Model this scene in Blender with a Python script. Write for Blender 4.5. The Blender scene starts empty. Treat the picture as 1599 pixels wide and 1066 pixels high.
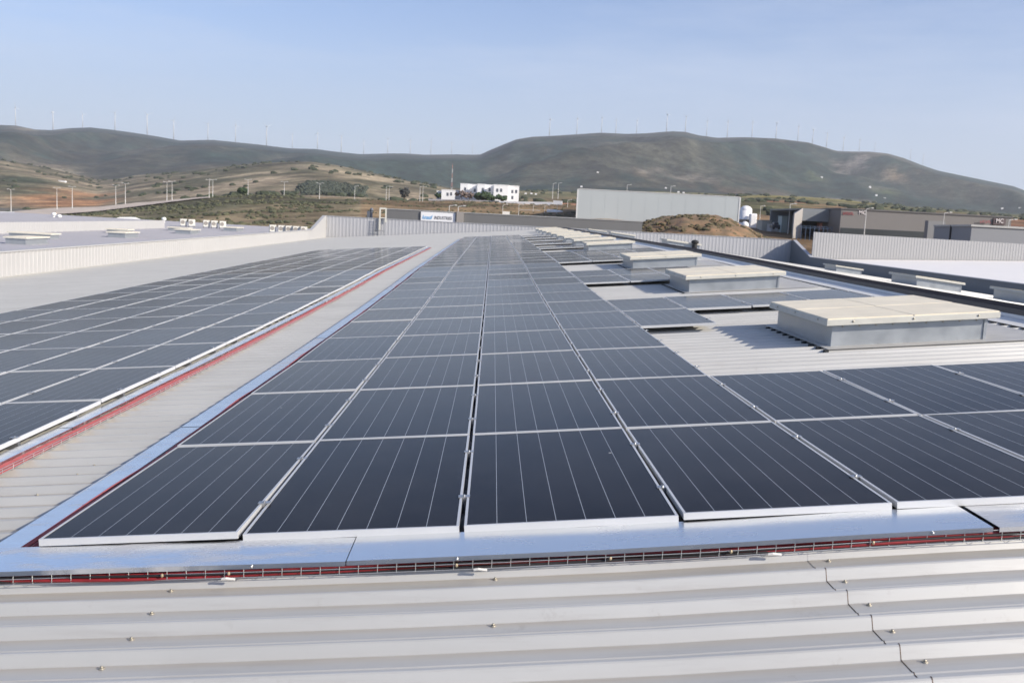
import bpy, bmesh, math, random
import numpy as np
from mathutils import Vector, Matrix, noise
random.seed(7)
R = math.radians
scene = bpy.context.scene
COL = scene.collection

# ------------------------------------------------------------ camera
FPX = 1516.37
PITCH, YAW, ROLL = -.1263, .02529, .050
CAM = Vector((2.144, -4.606, 1.6816))
Fv = Vector((math.sin(YAW)*math.cos(PITCH), math.cos(YAW)*math.cos(PITCH), math.sin(PITCH)))
R0 = Vector((math.cos(YAW), -math.sin(YAW), 0)); U0 = R0.cross(Fv)
Rv = R0*math.cos(ROLL)+U0*math.sin(ROLL); Uv = -R0*math.sin(ROLL)+U0*math.cos(ROLL)
cd = bpy.data.cameras.new('camera'); cam = bpy.data.objects.new('camera', cd); COL.objects.link(cam)
m = Matrix((Rv, Uv, -Fv)).transposed().to_4x4(); m.translation = CAM
cam.matrix_world = m
cd.lens = 36*FPX/1599; cd.sensor_width = 36; cd.clip_start = .05; cd.clip_end = 40000
cd.dof.use_dof = True; cd.dof.focus_distance = 7.0; cd.dof.aperture_fstop = 5.0
scene.camera = cam

# ------------------------------------------------------------ world, sun, exposure
SUN_EL, SUN_BACK = R(27), R(30)
S = Vector((math.cos(SUN_EL)*math.cos(SUN_BACK), -math.cos(SUN_EL)*math.sin(SUN_BACK), math.sin(SUN_EL)))
w = bpy.data.worlds.new('World'); scene.world = w; w.use_nodes = True
nt = w.node_tree; bg = nt.nodes['Background']
sky = nt.nodes.new('ShaderNodeTexSky'); sky.sky_type = 'NISHITA'; sky.sun_disc = False
sky.sun_elevation = SUN_EL; sky.sun_rotation = math.atan2(S.x, S.y)
sky.altitude = 0; sky.air_density = 1.0; sky.dust_density = 1.2; sky.ozone_density = 2.5
tc = nt.nodes.new('ShaderNodeTexCoord'); mp = nt.nodes.new('ShaderNodeMapping'); mp.inputs['Scale'].default_value = (1.1, 1.6, 7)
mp.inputs['Rotation'].default_value = (0, .18, .5)
nz = nt.nodes.new('ShaderNodeTexNoise'); nz.inputs['Scale'].default_value = 2.2; nz.inputs['Detail'].default_value = 7; nz.inputs['Roughness'].default_value = .62
cr = nt.nodes.new('ShaderNodeValToRGB'); cr.color_ramp.elements[0].position = .47; cr.color_ramp.elements[1].position = .74
cr.color_ramp.elements[0].color = (0, 0, 0, 1); cr.color_ramp.elements[1].color = (.34, .34, .34, 1)
mx = nt.nodes.new('ShaderNodeMixRGB'); mx.inputs[2].default_value = (5.0, 5.5, 6.5, 1)
nt.links.new(tc.outputs['Generated'], mp.inputs[0]); nt.links.new(mp.outputs[0], nz.inputs['Vector'])
nt.links.new(nz.outputs['Fac'], cr.inputs[0]); nt.links.new(cr.outputs[0], mx.inputs[0])
tn = nt.nodes.new('ShaderNodeMixRGB'); tn.blend_type = 'MULTIPLY'; tn.inputs[0].default_value = 1; tn.inputs[2].default_value = (.95, .97, 1.15, 1); nt.links.new(sky.outputs[0], tn.inputs[1]); 
sp = nt.nodes.new('ShaderNodeSeparateXYZ'); nt.links.new(tc.outputs['Generated'], sp.inputs[0])
hr = nt.nodes.new('ShaderNodeMapRange'); hr.interpolation_type = 'SMOOTHSTEP'; hr.inputs[1].default_value = 0; hr.inputs[2].default_value = .22; hr.inputs[3].default_value = .75; hr.inputs[4].default_value = 0
nt.links.new(sp.outputs['Z'], hr.inputs[0]); hm_ = nt.nodes.new('ShaderNodeMixRGB'); hm_.inputs[2].default_value = (4.35, 4.95, 6.05, 1)
nt.links.new(hr.outputs[0], hm_.inputs[0]); nt.links.new(tn.outputs[0], hm_.inputs[1]); nt.links.new(hm_.outputs[0], mx.inputs[1]); nt.links.new(mx.outputs[0], bg.inputs[0])
bg.inputs[1].default_value = .13
sl = bpy.data.lights.new('sun', 'SUN'); sl.energy = 5.0; sl.angle = R(.6); sl.color = (1, .93, .82)
so = bpy.data.objects.new('sun', sl); COL.objects.link(so); so.rotation_euler = S.to_track_quat('Z', 'Y').to_euler()
scene.view_settings.view_transform = 'Standard'; scene.view_settings.look = 'None'
scene.view_settings.exposure = .24; scene.view_settings.gamma = 1

# ------------------------------------------------------------ geometry of the place
def yh(px): return 300.2+.05004*px                      # true horizon in the photo
Fh = Vector((math.sin(YAW), math.cos(YAW), 0)); Rh = R0
def P(px, y, depth):
    u = (px-809.2)/FPX*.992
    v = CAM+(Fh+Rh*u)*depth
    return Vector((v.x, v.y, CAM.z+depth*(yh(px)-y)/FPX))
def clampf(v, a, b): return max(a, min(b, v))
RIDGE = 9.3
def zs(x, y):                                           # height of the top of the panels
    xx = min(x, RIDGE)
    q = -.00823*y+.000388*y*y if y < 25 else .0368+.001*(y-25)
    z = .08579*xx+.000641*xx*xx+q*clampf((xx+14)/9, 0, 1)
    z += clampf((2-y)/2.2, 0, 1)*(.021*clampf((1.6-x)/1.6, 0, 1)+.022*clampf((x-2.9)/1.3, 0, 1)) if x < 7 else 0
    if x > RIDGE: z -= .10*(x-RIDGE)
    return z
PAN, CREST = -.155, -.107

# ------------------------------------------------------------ materials
MATS = {}
def mat(name, col, rough=.6, metal=0, spec=.5, noise_amt=0, noise_scale=5, bump=0, bump_scale=30, col2=None, stretch=(1, 1, 1), coat=0, rvar=0):
    if name in MATS: return MATS[name]
    m = bpy.data.materials.new(name); m.use_nodes = True; t = m.node_tree; b = t.nodes['Principled BSDF']
    b.inputs['Base Color'].default_value = (*col, 1); b.inputs['Roughness'].default_value = rough
    b.inputs['Metallic'].default_value = metal; b.inputs['Specular IOR Level'].default_value = spec
    b.inputs['Coat Weight'].default_value = coat
    if noise_amt or bump or rvar:
        tc = t.nodes.new('ShaderNodeTexCoord'); mp = t.nodes.new('ShaderNodeMapping'); mp.inputs['Scale'].default_value = stretch
        g = t.nodes.new('ShaderNodeNewGeometry')
        t.links.new(g.outputs['Position'], mp.inputs[0])
        n = t.nodes.new('ShaderNodeTexNoise'); n.inputs['Scale'].default_value = noise_scale; n.inputs['Detail'].default_value = 6; n.inputs['Roughness'].default_value = .6
        t.links.new(mp.outputs[0], n.inputs['Vector'])
        if noise_amt:
            r = t.nodes.new('ShaderNodeValToRGB'); r.color_ramp.elements[0].position = .3; r.color_ramp.elements[1].position = .7
            c2 = col2 or tuple(c*(1-noise_amt) for c in col)
            r.color_ramp.elements[0].color = (*c2, 1); r.color_ramp.elements[1].color = (*col, 1)
            t.links.new(n.outputs['Fac'], r.inputs[0]); t.links.new(r.outputs[0], b.inputs['Base Color'])
        if rvar:
            mr = t.nodes.new('ShaderNodeMapRange'); mr.inputs[1].default_value = .3; mr.inputs[2].default_value = .7
            mr.inputs[3].default_value = rough-rvar; mr.inputs[4].default_value = rough+rvar
            t.links.new(n.outputs['Fac'], mr.inputs[0]); t.links.new(mr.outputs[0], b.inputs['Roughness'])
        if bump:
            n2 = t.nodes.new('ShaderNodeTexNoise'); n2.inputs['Scale'].default_value = bump_scale; n2.inputs['Detail'].default_value = 4
            t.links.new(mp.outputs[0], n2.inputs['Vector'])
            bp = t.nodes.new('ShaderNodeBump'); bp.inputs['Strength'].default_value = bump; bp.inputs['Distance'].default_value = .02
            t.links.new(n2.outputs['Fac'], bp.inputs['Height']); t.links.new(bp.outputs[0], b.inputs['Normal'])
    MATS[name] = m; return m

def roof_material():
    m = mat('roof_paint', (.545, .53, .49), .40, metal=.28, noise_amt=.14, noise_scale=1.6, bump=.05, bump_scale=3, stretch=(.35, 1, 1))
    t = m.node_tree; b = t.nodes['Principled BSDF']
    g = t.nodes.new('ShaderNodeNewGeometry'); sx = t.nodes.new('ShaderNodeSeparateXYZ'); t.links.new(g.outputs['Position'], sx.inputs[0])
    base = b.inputs['Base Color'].links[0].from_socket
    # dirt: streaks along the ribs, and brownish dust gathered against the foot of each rib
    n = t.nodes.new('ShaderNodeTexNoise'); n.inputs['Scale'].default_value = 1; n.inputs['Detail'].default_value = 8; n.inputs['Roughness'].default_value = .7
    mp = t.nodes.new('ShaderNodeMapping'); mp.inputs['Scale'].default_value = (1.2, 26, 10); t.links.new(g.outputs['Position'], mp.inputs[0]); t.links.new(mp.outputs[0], n.inputs['Vector'])
    def math_(op, a, bb=None, cc=None):
        q = t.nodes.new('ShaderNodeMath'); q.operation = op
        for k, v in enumerate((a, bb, cc)):
            if v is None: continue
            if isinstance(v, (int, float)): q.inputs[k].default_value = v
            else: t.links.new(v, q.inputs[k])
        return q.outputs[0]
    ph = math_('FRACT', math_('DIVIDE', math_('ADD', sx.outputs['Y'], .841+100*.2585), .2585))   # 0 at the foot of the rib's camera side
    foot = math_('MULTIPLY', math_('GREATER_THAN', ph, .80), math_('MULTIPLY', math_('SUBTRACT', ph, .80), 5))
    fac = math_('MULTIPLY', foot, math_('MULTIPLY', n.outputs['Fac'], .85))
    mx = t.nodes.new('ShaderNodeMixRGB'); mx.inputs[2].default_value = (.38, .31, .235, 1)
    t.links.new(fac, mx.inputs[0]); t.links.new(base, mx.inputs[1])
    r2 = t.nodes.new('ShaderNodeValToRGB'); r2.color_ramp.elements[0].position = .52; r2.color_ramp.elements[1].position = .72
    n3 = t.nodes.new('ShaderNodeTexNoise'); n3.inputs['Scale'].default_value = 5; n3.inputs['Detail'].default_value = 9; n3.inputs['Roughness'].default_value = .75; t.links.new(g.outputs['Position'], n3.inputs['Vector'])
    r2.color_ramp.elements[0].color = (0, 0, 0, 1); r2.color_ramp.elements[1].color = (.50, .50, .50, 1)
    t.links.new(n.outputs['Fac'], r2.inputs[0])
    mx2 = t.nodes.new('ShaderNodeMixRGB'); mx2.inputs[2].default_value = (.40, .375, .34, 1)
    t.links.new(r2.outputs[0], mx2.inputs[0]); t.links.new(mx.outputs[0], mx2.inputs[1])
    r3 = t.nodes.new('ShaderNodeValToRGB'); r3.color_ramp.elements[0].position = .60; r3.color_ramp.elements[1].position = .74; r3.color_ramp.elements[0].color = (0, 0, 0, 1); r3.color_ramp.elements[1].color = (.55, .55, .55, 1)
    t.links.new(n3.outputs['Fac'], r3.inputs[0]); mx3 = t.nodes.new('ShaderNodeMixRGB'); mx3.inputs[2].default_value = (.36, .33, .29, 1)
    t.links.new(r3.outputs[0], mx3.inputs[0]); t.links.new(mx2.outputs[0], mx3.inputs[1]); t.links.new(mx3.outputs[0], b.inputs['Base Color'])
    return m
M_ROOF = roof_material()
M_ALU = mat('aluminium', (.66, .655, .64), .42, metal=.35, noise_amt=.08, noise_scale=3)
M_CLAMP = mat('clamp_steel', (.45, .45, .45), .35, metal=.8)
M_RAIL = mat('rail_dark_grey', (.20, .20, .20), .5, metal=.6)  # one even dark grey metal for rails and unit stands
M_RED = mat('red_cable', (.27, .018, .02), .45, noise_amt=.35, noise_scale=20)
M_PINK = mat('dusty_red_cable', (.43, .105, .10), .6, noise_amt=.3, noise_scale=14)
M_BLK = mat('black_cable', (.018, .016, .016), .5)
M_DRED = mat('dark_red_cable', (.16, .02, .02), .5)
M_WIRE = mat('tray_wire', (.55, .55, .53), .38, metal=.7)
M_LID = mat('skylight_cream', (.90, .785, .57), .5, noise_amt=.16, noise_scale=2.5)
M_LIDR = mat('skylight_rim', (.60, .58, .51), .5, noise_amt=.12, noise_scale=6)
M_CURB = mat('skylight_curb', (.44, .46, .47), .40, metal=.6, noise_amt=.12, noise_scale=4, rvar=.08)
M_FLASH = mat('flashing_grey', (.50, .48, .44), .55, noise_amt=.22, noise_scale=4)
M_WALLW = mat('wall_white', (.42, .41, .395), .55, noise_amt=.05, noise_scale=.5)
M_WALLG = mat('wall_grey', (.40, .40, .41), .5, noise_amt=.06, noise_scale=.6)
M_DKWALL = mat('wall_shaded', (.13, .145, .16), .5, noise_amt=.06, noise_scale=.6)  # shade of the right parapet's sunless face is put into this dark colour
M_CAP = mat('cap_cream', (.72, .69, .63), .45, noise_amt=.06, noise_scale=2)
M_DARK = mat('dark_void', (.02, .02, .02), .8)
M_BOLT = mat('bolt_steel', (.42, .38, .30), .4, metal=.6)
M_SEAL = mat('seam_dirt', (.30, .19, .11), .8, noise_amt=.8, noise_scale=25)

def galv_material():                                    # galvanised lid, mirror-ish, with milky film left on some pieces
    m = bpy.data.materials.new('galvanised_lid'); m.use_nodes = True; t = m.node_tree; b = t.nodes['Principled BSDF']
    b.inputs['Base Color'].default_value = (.86, .865, .855, 1); b.inputs['Metallic'].default_value = 1; b.inputs['Roughness'].default_value = .22
    g = t.nodes.new('ShaderNodeNewGeometry'); n = t.nodes.new('ShaderNodeTexNoise'); n.inputs['Scale'].default_value = 3.0; n.inputs['Detail'].default_value = 4
    mp = t.nodes.new('ShaderNodeMapping'); mp.inputs['Scale'].default_value = (1, 2.5, 1)
    t.links.new(g.outputs['Position'], mp.inputs[0]); t.links.new(mp.outputs[0], n.inputs['Vector'])
    at = t.nodes.new('ShaderNodeAttribute'); at.attribute_name = 'film'; at.attribute_type = 'GEOMETRY'
    ad = t.nodes.new('ShaderNodeMath'); ad.operation = 'MULTIPLY_ADD'; ad.inputs[1].default_value = .34
    t.links.new(at.outputs['Fac'], ad.inputs[0]); t.links.new(n.outputs['Fac'], ad.inputs[2])
    r = t.nodes.new('ShaderNodeValToRGB'); r.color_ramp.elements[0].position = .68; r.color_ramp.elements[1].position = .90
    r.color_ramp.elements[0].color = (0, 0, 0, 1); r.color_ramp.elements[1].color = (.8, .8, .8, 1)
    t.links.new(ad.outputs[0], r.inputs[0])
    film = t.nodes.new('ShaderNodeBsdfPrincipled'); film.inputs['Base Color'].default_value = (.46, .455, .45, 1); film.inputs['Roughness'].default_value = .4
    ms = t.nodes.new('ShaderNodeMixShader'); t.links.new(r.outputs[0], ms.inputs[0]); t.links.new(b.outputs[0], ms.inputs[1]); t.links.new(film.outputs[0], ms.inputs[2])
    t.links.new(ms.outputs[0], t.nodes['Material Output'].inputs[0])
    mr = t.nodes.new('ShaderNodeMapRange'); mr.inputs[1].default_value = .3; mr.inputs[2].default_value = .7; mr.inputs[3].default_value = .20; mr.inputs[4].default_value = .30
    t.links.new(n.outputs['Fac'], mr.inputs[0]); t.links.new(mr.outputs[0], b.inputs['Roughness'])
    return m
M_GALV = galv_material()

PW, PL = 1.0, 2.066
def glass_material():                                   # dark shingled cells under glass, seven strips with six bright lines
    m = bpy.data.materials.new('solar_glass'); m.use_nodes = True; t = m.node_tree; b = t.nodes['Principled BSDF']
    tc = t.nodes.new('ShaderNodeTexCoord'); sx = t.nodes.new('ShaderNodeSeparateXYZ'); t.links.new(tc.outputs['Object'], sx.inputs[0])
    def M(op, a, bb=None):
        q = t.nodes.new('ShaderNodeMath'); q.operation = op
        for k, v in enumerate((a, bb)):
            if v is None: continue
            if isinstance(v, (int, float)): q.inputs[k].default_value = v
            else: t.links.new(v, q.inputs[k])
        return q.outputs[0]
    inner = PW-.028
    u = M('MULTIPLY', M('ADD', M('DIVIDE', sx.outputs['X'], inner), .5), 7)
    d = M('ABSOLUTE', M('SUBTRACT', M('FRACT', M('ADD', u, .5)), .5))
    line = M('LESS_THAN', d, .0095)
    edge = M('MULTIPLY', M('GREATER_THAN', u, .5), M('LESS_THAN', u, 6.5))
    line = M('MULTIPLY', line, edge)
    v = M('FRACT', M('MULTIPLY', sx.outputs['Y'], 1/.0262))
    band = M('LESS_THAN', v, .10)
    oi = t.nodes.new('ShaderNodeObjectInfo')
    c1 = t.nodes.new('ShaderNodeMixRGB'); c1.inputs[1].default_value = (.0045, .0045, .007, 1); c1.inputs[2].default_value = (.009, .007, .0075, 1)
    t.links.new(oi.outputs['Random'], c1.inputs[0])
    c2 = t.nodes.new('ShaderNodeMixRGB'); c2.inputs[2].default_value = (.016, .018, .028, 1)
    t.links.new(M('MULTIPLY', band, .35), c2.inputs[0]); t.links.new(c1.outputs[0], c2.inputs[1])
    # thin dust on the glass
    g = t.nodes.new('ShaderNodeNewGeometry'); n = t.nodes.new('ShaderNodeTexNoise'); n.inputs['Scale'].default_value = 2.3; n.inputs['Detail'].default_value = 8; n.inputs['Roughness'].default_value = .65
    t.links.new(g.outputs['Position'], n.inputs['Vector'])
    c3 = t.nodes.new('ShaderNodeMixRGB'); c3.inputs[2].default_value = (.12, .11, .11, 1)
    t.links.new(M('MULTIPLY', M('MAXIMUM', M('SUBTRACT', n.outputs['Fac'], .35), 0), .16), c3.inputs[0]); t.links.new(c2.outputs[0], c3.inputs[1])
    c4 = t.nodes.new('ShaderNodeMixRGB'); c4.inputs[2].default_value = (.50, .53, .56, 1)
    t.links.new(M('MULTIPLY', line, .75), c4.inputs[0]); t.links.new(c3.outputs[0], c4.inputs[1])
    vo = t.nodes.new('ShaderNodeTexVoronoi'); vo.inputs['Scale'].default_value = 1.7; t.links.new(g.outputs['Position'], vo.inputs['Vector'])
    spk = M('LESS_THAN', M('ADD', vo.outputs['Distance'], M('MULTIPLY', n.outputs['Fac'], .02)), .028)
    c5 = t.nodes.new('ShaderNodeMixRGB'); c5.inputs[2].default_value = (.55, .53, .48, 1)
    t.links.new(M('MULTIPLY', spk, .7), c5.inputs[0]); t.links.new(c4.outputs[0], c5.inputs[1]); c4 = c5
    t.links.new(c4.outputs[0], b.inputs['Base Color'])
    dust = t.nodes.new('ShaderNodeBsdfDiffuse'); dust.inputs['Color'].default_value = (.40, .40, .41, 1)
    inc = t.nodes.new('ShaderNodeVectorMath'); inc.operation = 'DOT_PRODUCT'; t.links.new(g.outputs['Incoming'], inc.inputs[0]); t.links.new(g.outputs['Normal'], inc.inputs[1])
    cosv = M('MAXIMUM', M('ABSOLUTE', inc.outputs['Value']), .02)
    tau = M('MULTIPLY', M('ADD', n.outputs['Fac'], -.05), -.0105)
    dfac = M('SUBTRACT', 1.0, M('POWER', 2.71828, M('DIVIDE', tau, cosv)))       # a thin dust film covers more of the view at grazing angles
    msd = t.nodes.new('ShaderNodeMixShader'); t.links.new(dfac, msd.inputs[0]); t.links.new(b.outputs[0], msd.inputs[1]); t.links.new(dust.outputs[0], msd.inputs[2])
    t.links.new(msd.outputs[0], t.nodes['Material Output'].inputs[0])
    b.inputs['Roughness'].default_value = .10; b.inputs['IOR'].default_value = 1.15; b.inputs['Specular IOR Level'].default_value = .3
    n2 = t.nodes.new('ShaderNodeTexNoise'); n2.inputs['Scale'].default_value = .9; n2.inputs['Detail'].default_value = 3; t.links.new(g.outputs['Position'], n2.inputs['Vector'])
    mr = t.nodes.new('ShaderNodeMapRange'); mr.inputs[3].default_value = .07; mr.inputs[4].default_value = .17; t.links.new(n.outputs['Fac'], mr.inputs[0]); t.links.new(mr.outputs[0], b.inputs['Roughness'])
    bp = t.nodes.new('ShaderNodeBump'); bp.inputs['Strength'].default_value = .10; bp.inputs['Distance'].default_value = .02
    t.links.new(n2.outputs['Fac'], bp.inputs['Height']); t.links.new(bp.outputs[0], b.inputs['Normal'])
    return m
M_GLASS = glass_material()

# ------------------------------------------------------------ mesh helpers
class MB:
    def __init__(s): s.v = []; s.f = []
    def add(s, vs, fs):
        o = len(s.v); s.v += [tuple(v) for v in vs]; s.f += [tuple(o+i for i in f) for f in fs]; return s
    def hexa(s, p):                                     # 8 corners: bottom 4 ccw, top 4
        return s.add(p, [(0, 3, 2, 1), (4, 5, 6, 7), (0, 1, 5, 4), (1, 2, 6, 5), (2, 3, 7, 6), (3, 0, 4, 7)])
    def box(s, x0, x1, y0, y1, z0, z1):
        return s.hexa([(x0, y0, z0), (x1, y0, z0), (x1, y1, z0), (x0, y1, z0), (x0, y0, z1), (x1, y0, z1), (x1, y1, z1), (x0, y1, z1)])
    def rbox(s, x0, x1, y0, y1, h0, h1, f=None):        # box following the roof surface
        f = f or zs
        c = [(x0, y0), (x1, y0), (x1, y1), (x0, y1)]
        return s.hexa([(x, y, f(x, y)+h0) for x, y in c]+[(x, y, f(x, y)+h1) for x, y in c])
    def tube(s, pts, r, n=8, cap=True, r1=None):
        pts = [Vector(p) for p in pts]; o = len(s.v); k = len(pts)
        for i, p in enumerate(pts):
            d = (pts[min(i+1, k-1)]-pts[max(i-1, 0)]).normalized()
            a = d.orthogonal().normalized() if abs(d.z) < .9 else Vector((1, 0, 0))
            if abs(d.z) < .9: a = d.cross(Vector((0, 0, 1))).normalized()
            b = d.cross(a).normalized(); rr = r if r1 is None else r+(r1-r)*i/(k-1)
            for j in range(n):
                t = 2*math.pi*j/n; s.v.append(tuple(p+a*math.cos(t)*rr+b*math.sin(t)*rr))
        for i in range(k-1):
            for j in range(n):
                s.f.append((o+i*n+j, o+i*n+(j+1) % n, o+(i+1)*n+(j+1) % n, o+(i+1)*n+j))
        if cap:
            s.f.append(tuple(o+j for j in reversed(range(n)))); s.f.append(tuple(o+(k-1)*n+j for j in range(n)))
        return s
    def ball(s, c, rx, ry, rz, nu=10, nv=6, jit=0, rnd=None):
        o = len(s.v); c = Vector(c)
        s.v.append((c.x, c.y, c.z+rz))
        for i in range(1, nv):
            th = math.pi*i/nv
            for j in range(nu):
                ph = 2*math.pi*j/nu; q = 1+(rnd.uniform(-jit, jit) if rnd else 0)
                s.v.append((c.x+rx*q*math.sin(th)*math.cos(ph), c.y+ry*q*math.sin(th)*math.sin(ph), c.z+rz*q*math.cos(th)))
        s.v.append((c.x, c.y, c.z-rz)); last = len(s.v)-1
        for j in range(nu): s.f.append((o, o+1+j, o+1+(j+1) % nu))
        for i in range(nv-2):
            for j in range(nu):
                a = o+1+i*nu+j; b2 = o+1+i*nu+(j+1) % nu; s.f.append((a, a+nu, b2+nu, b2))
        for j in range(nu): s.f.append((last, o+1+(nv-2)*nu+(j+1) % nu, o+1+(nv-2)*nu+j))
        return s
    def mesh(s, name, m, smooth=False):
        me = bpy.data.meshes.new(name); me.from_pydata(s.v, [], s.f); me.validate(); me.update()
        if m: me.materials.append(m)
        if smooth: me.polygons.foreach_set('use_smooth', [True]*len(me.polygons))
        return me
    def obj(s, name, m, parent=None, smooth=False, bevel=0):
        o = bpy.data.objects.new(name, s.mesh(name, m, smooth)); COL.objects.link(o)
        if parent: o.parent = parent
        if bevel:
            b = o.modifiers.new('bevel', 'BEVEL'); b.width = bevel; b.segments = 2; b.limit_method = 'ANGLE'
        return o
def tag(o, label, cat, group=None, kind=None):
    o['label'] = label; o['category'] = cat
    if group: o['group'] = group
    if kind: o['kind'] = kind
    return o
def struct(o, label=None):
    o['kind'] = 'structure'
    return o
def empty(name, loc=(0, 0, 0), rot=None):
    o = bpy.data.objects.new(name, None); COL.objects.link(o); o.empty_display_size = .2
    o.location = loc
    if rot: o.rotation_euler = rot
    return o
def child(name, me, parent, loc=(0, 0, 0), rot=(0, 0, 0), sc=(1, 1, 1)):
    o = bpy.data.objects.new(name, me); COL.objects.link(o); o.parent = parent; o.location = loc; o.rotation_euler = rot; o.scale = sc
    return o
ORD = ['first', 'second', 'third', 'fourth', 'fifth', 'sixth', 'seventh', 'eighth', 'ninth', 'tenth', 'eleventh', 'twelfth', 'thirteenth', 'fourteenth', 'fifteenth', 'sixteenth', 'seventeenth', 'eighteenth', 'nineteenth', 'twentieth'] + \
      ['twenty-'+q for q in ('first', 'second', 'third', 'fourth', 'fifth', 'sixth', 'seventh', 'eighth', 'ninth')] + ['thirtieth'] + ['thirty-'+q for q in ('first', 'second', 'third', 'fourth', 'fifth')]

# ------------------------------------------------------------ terrain
def interp(tab, x):
    if x <= tab[0][0]: return tab[0][1]
    for (a, va), (b, vb) in zip(tab, tab[1:]):
        if x <= b:
            t = (x-a)/(b-a); return va+(vb-va)*t
    return tab[-1][1]
RIDGE_Y = [(-700, 225), (-300, 214), (-100, 198), (0, 195), (25, 196), (55, 202), (80, 203), (110, 200), (140, 199), (170, 202), (200, 206), (240, 212), (280, 219), (330, 218), (400, 225), (450, 231), (490, 232), (520, 236), (560, 240), (600, 239), (630, 239), (660, 241), (700, 240.5), (745, 241), (765, 232), (800, 218), (825, 214), (850, 213), (900, 210), (930, 208), (970, 210), (1000, 209), (1040, 206), (1060, 207), (1080, 212), (1110, 216), (1150, 215), (1200, 217), (1225, 220), (1250, 223), (1275, 230), (1295, 236), (1320, 237), (1345, 237), (1375, 240), (1400, 247), (1430, 258), (1455, 266), (1500, 275), (1540, 283), (1575, 290), (1599, 299), (1700, 315), (1900, 332), (2400, 350)]
RIDGE_D = [(-700, 5200), (700, 5200), (745, 5000), (800, 4300), (1300, 4200), (2400, 4200)]
LOWER_D = [(-700, 250), (700, 250), (860, 190), (950, 150), (2400, 150)]
L_B = [(-700, 352), (0, 350), (300, 352), (500, 350), (600, 345), (900, 350), (1100, 352), (1200, 362), (1300, 368), (1600, 385), (2400, 420)]
L_C = [(-700, 340), (-100, 334), (0, 332), (75, 327), (150, 324), (235, 317), (300, 311), (350, 306.5), (420, 305), (500, 309.5), (600, 313), (700, 314), (780, 317), (880, 320), (1000, 330), (1170, 338), (1250, 343), (1450, 350), (1600, 360), (2400, 395)]
L_D = [(-700, 345), (0, 337), (150, 331), (300, 316), (420, 308), (500, 306), (560, 309), (600, 316), (780, 321), (880, 317), (1000, 318), (1170, 316), (1240, 318), (1320, 325), (1450, 335), (1600, 345), (2400, 380)]
L_E = [(-700, 262), (-100, 256), (0, 257), (50, 265), (100, 275), (150, 286), (180, 284), (210, 277), (300, 268), (350, 262), (400, 258), (480, 255), (520, 260), (580, 272), (640, 285), (700, 297), (760, 302), (850, 304), (1000, 306), (1200, 313), (1320, 321), (1450, 331), (1600, 341), (2400, 372)]
L_F = [(-700, 255), (0, 262), (150, 290), (300, 272), (480, 264), (580, 278), (700, 300), (760, 296), (850, 294), (1000, 297), (1200, 305), (1320, 313), (1450, 322), (1600, 332), (2400, 365)]
def zof(px, y, d): return CAM.z+d*(yh(px)-y)/FPX
def layers(px):
    rd = interp(RIDGE_D, px)
    return [(60, -9.3), (120, -9.0), (230, max(-9, zof(px, interp(L_B, px), 230))), (390, zof(px, interp(L_C, px), 390)), (640, zof(px, interp(L_D, px), 640)),
            (1650, zof(px, interp(L_E, px), 1650)), (2150, zof(px, interp(L_F, px), 2150)), (rd, zof(px, interp(RIDGE_Y, px), rd)), (rd*1.45, zof(px, 320, rd))]
def terrain_z(px, d, ly=None):
    ly = ly or layers(px)
    if d <= ly[0][0]: return ly[0][1]
    for (a, za), (b, zb) in zip(ly, ly[1:]):
        if d <= b:
            t = (math.log(d)-math.log(a))/(math.log(b)-math.log(a)); sm = t*t*(3-2*t)
            z = za+(zb-za)*(.45*t+.55*sm)
            # spurs, gullies and knolls
            amp = 0
            if d > 640:
                far = min(1, (d-640)/900)
                edge = 1.0
                if a >= 2100: edge = math.sin(math.pi*min(1, max(0, t)))**.8 if b < 6000 else .4
                amp = far*edge
                u = (px-799.5)/FPX*d
                q = noise.fractal(Vector((u/620, d/1500, 3.1)), .95, 2.1, 5)
                rg = 1-abs(noise.noise(Vector((u/430+2*noise.noise(Vector((u/1500, d/1500, 0))), d/2600, 7.7))))*2
                z += amp*((70 if a >= 2100 else 9)*q+(60 if a >= 2100 else 6)*(rg-.5))
                if a >= 2100 and b < 6000:
                    cap = zof(px, interp(RIDGE_Y, px)+2.5+16*(1-t)**1.2, d)
                    if z > cap: z = cap-.15*min(40, (z-cap))
            else:
                u = (px-799.5)/FPX*d
                z += .5*noise.fractal(Vector((u/22, d/22, 1.7)), .9, 2, 4)*min(1, max(0, (d-100)/150))
            return z
    return ly[-1][1]
def blob(px, d, cx, cd_, rx, rd, ly):                   # soft ellipse in ground coordinates (bearing, log distance)
    return math.exp(-(((px-cx)/rx)**2+((math.log(d/cd_))/rd)**2))
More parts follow.
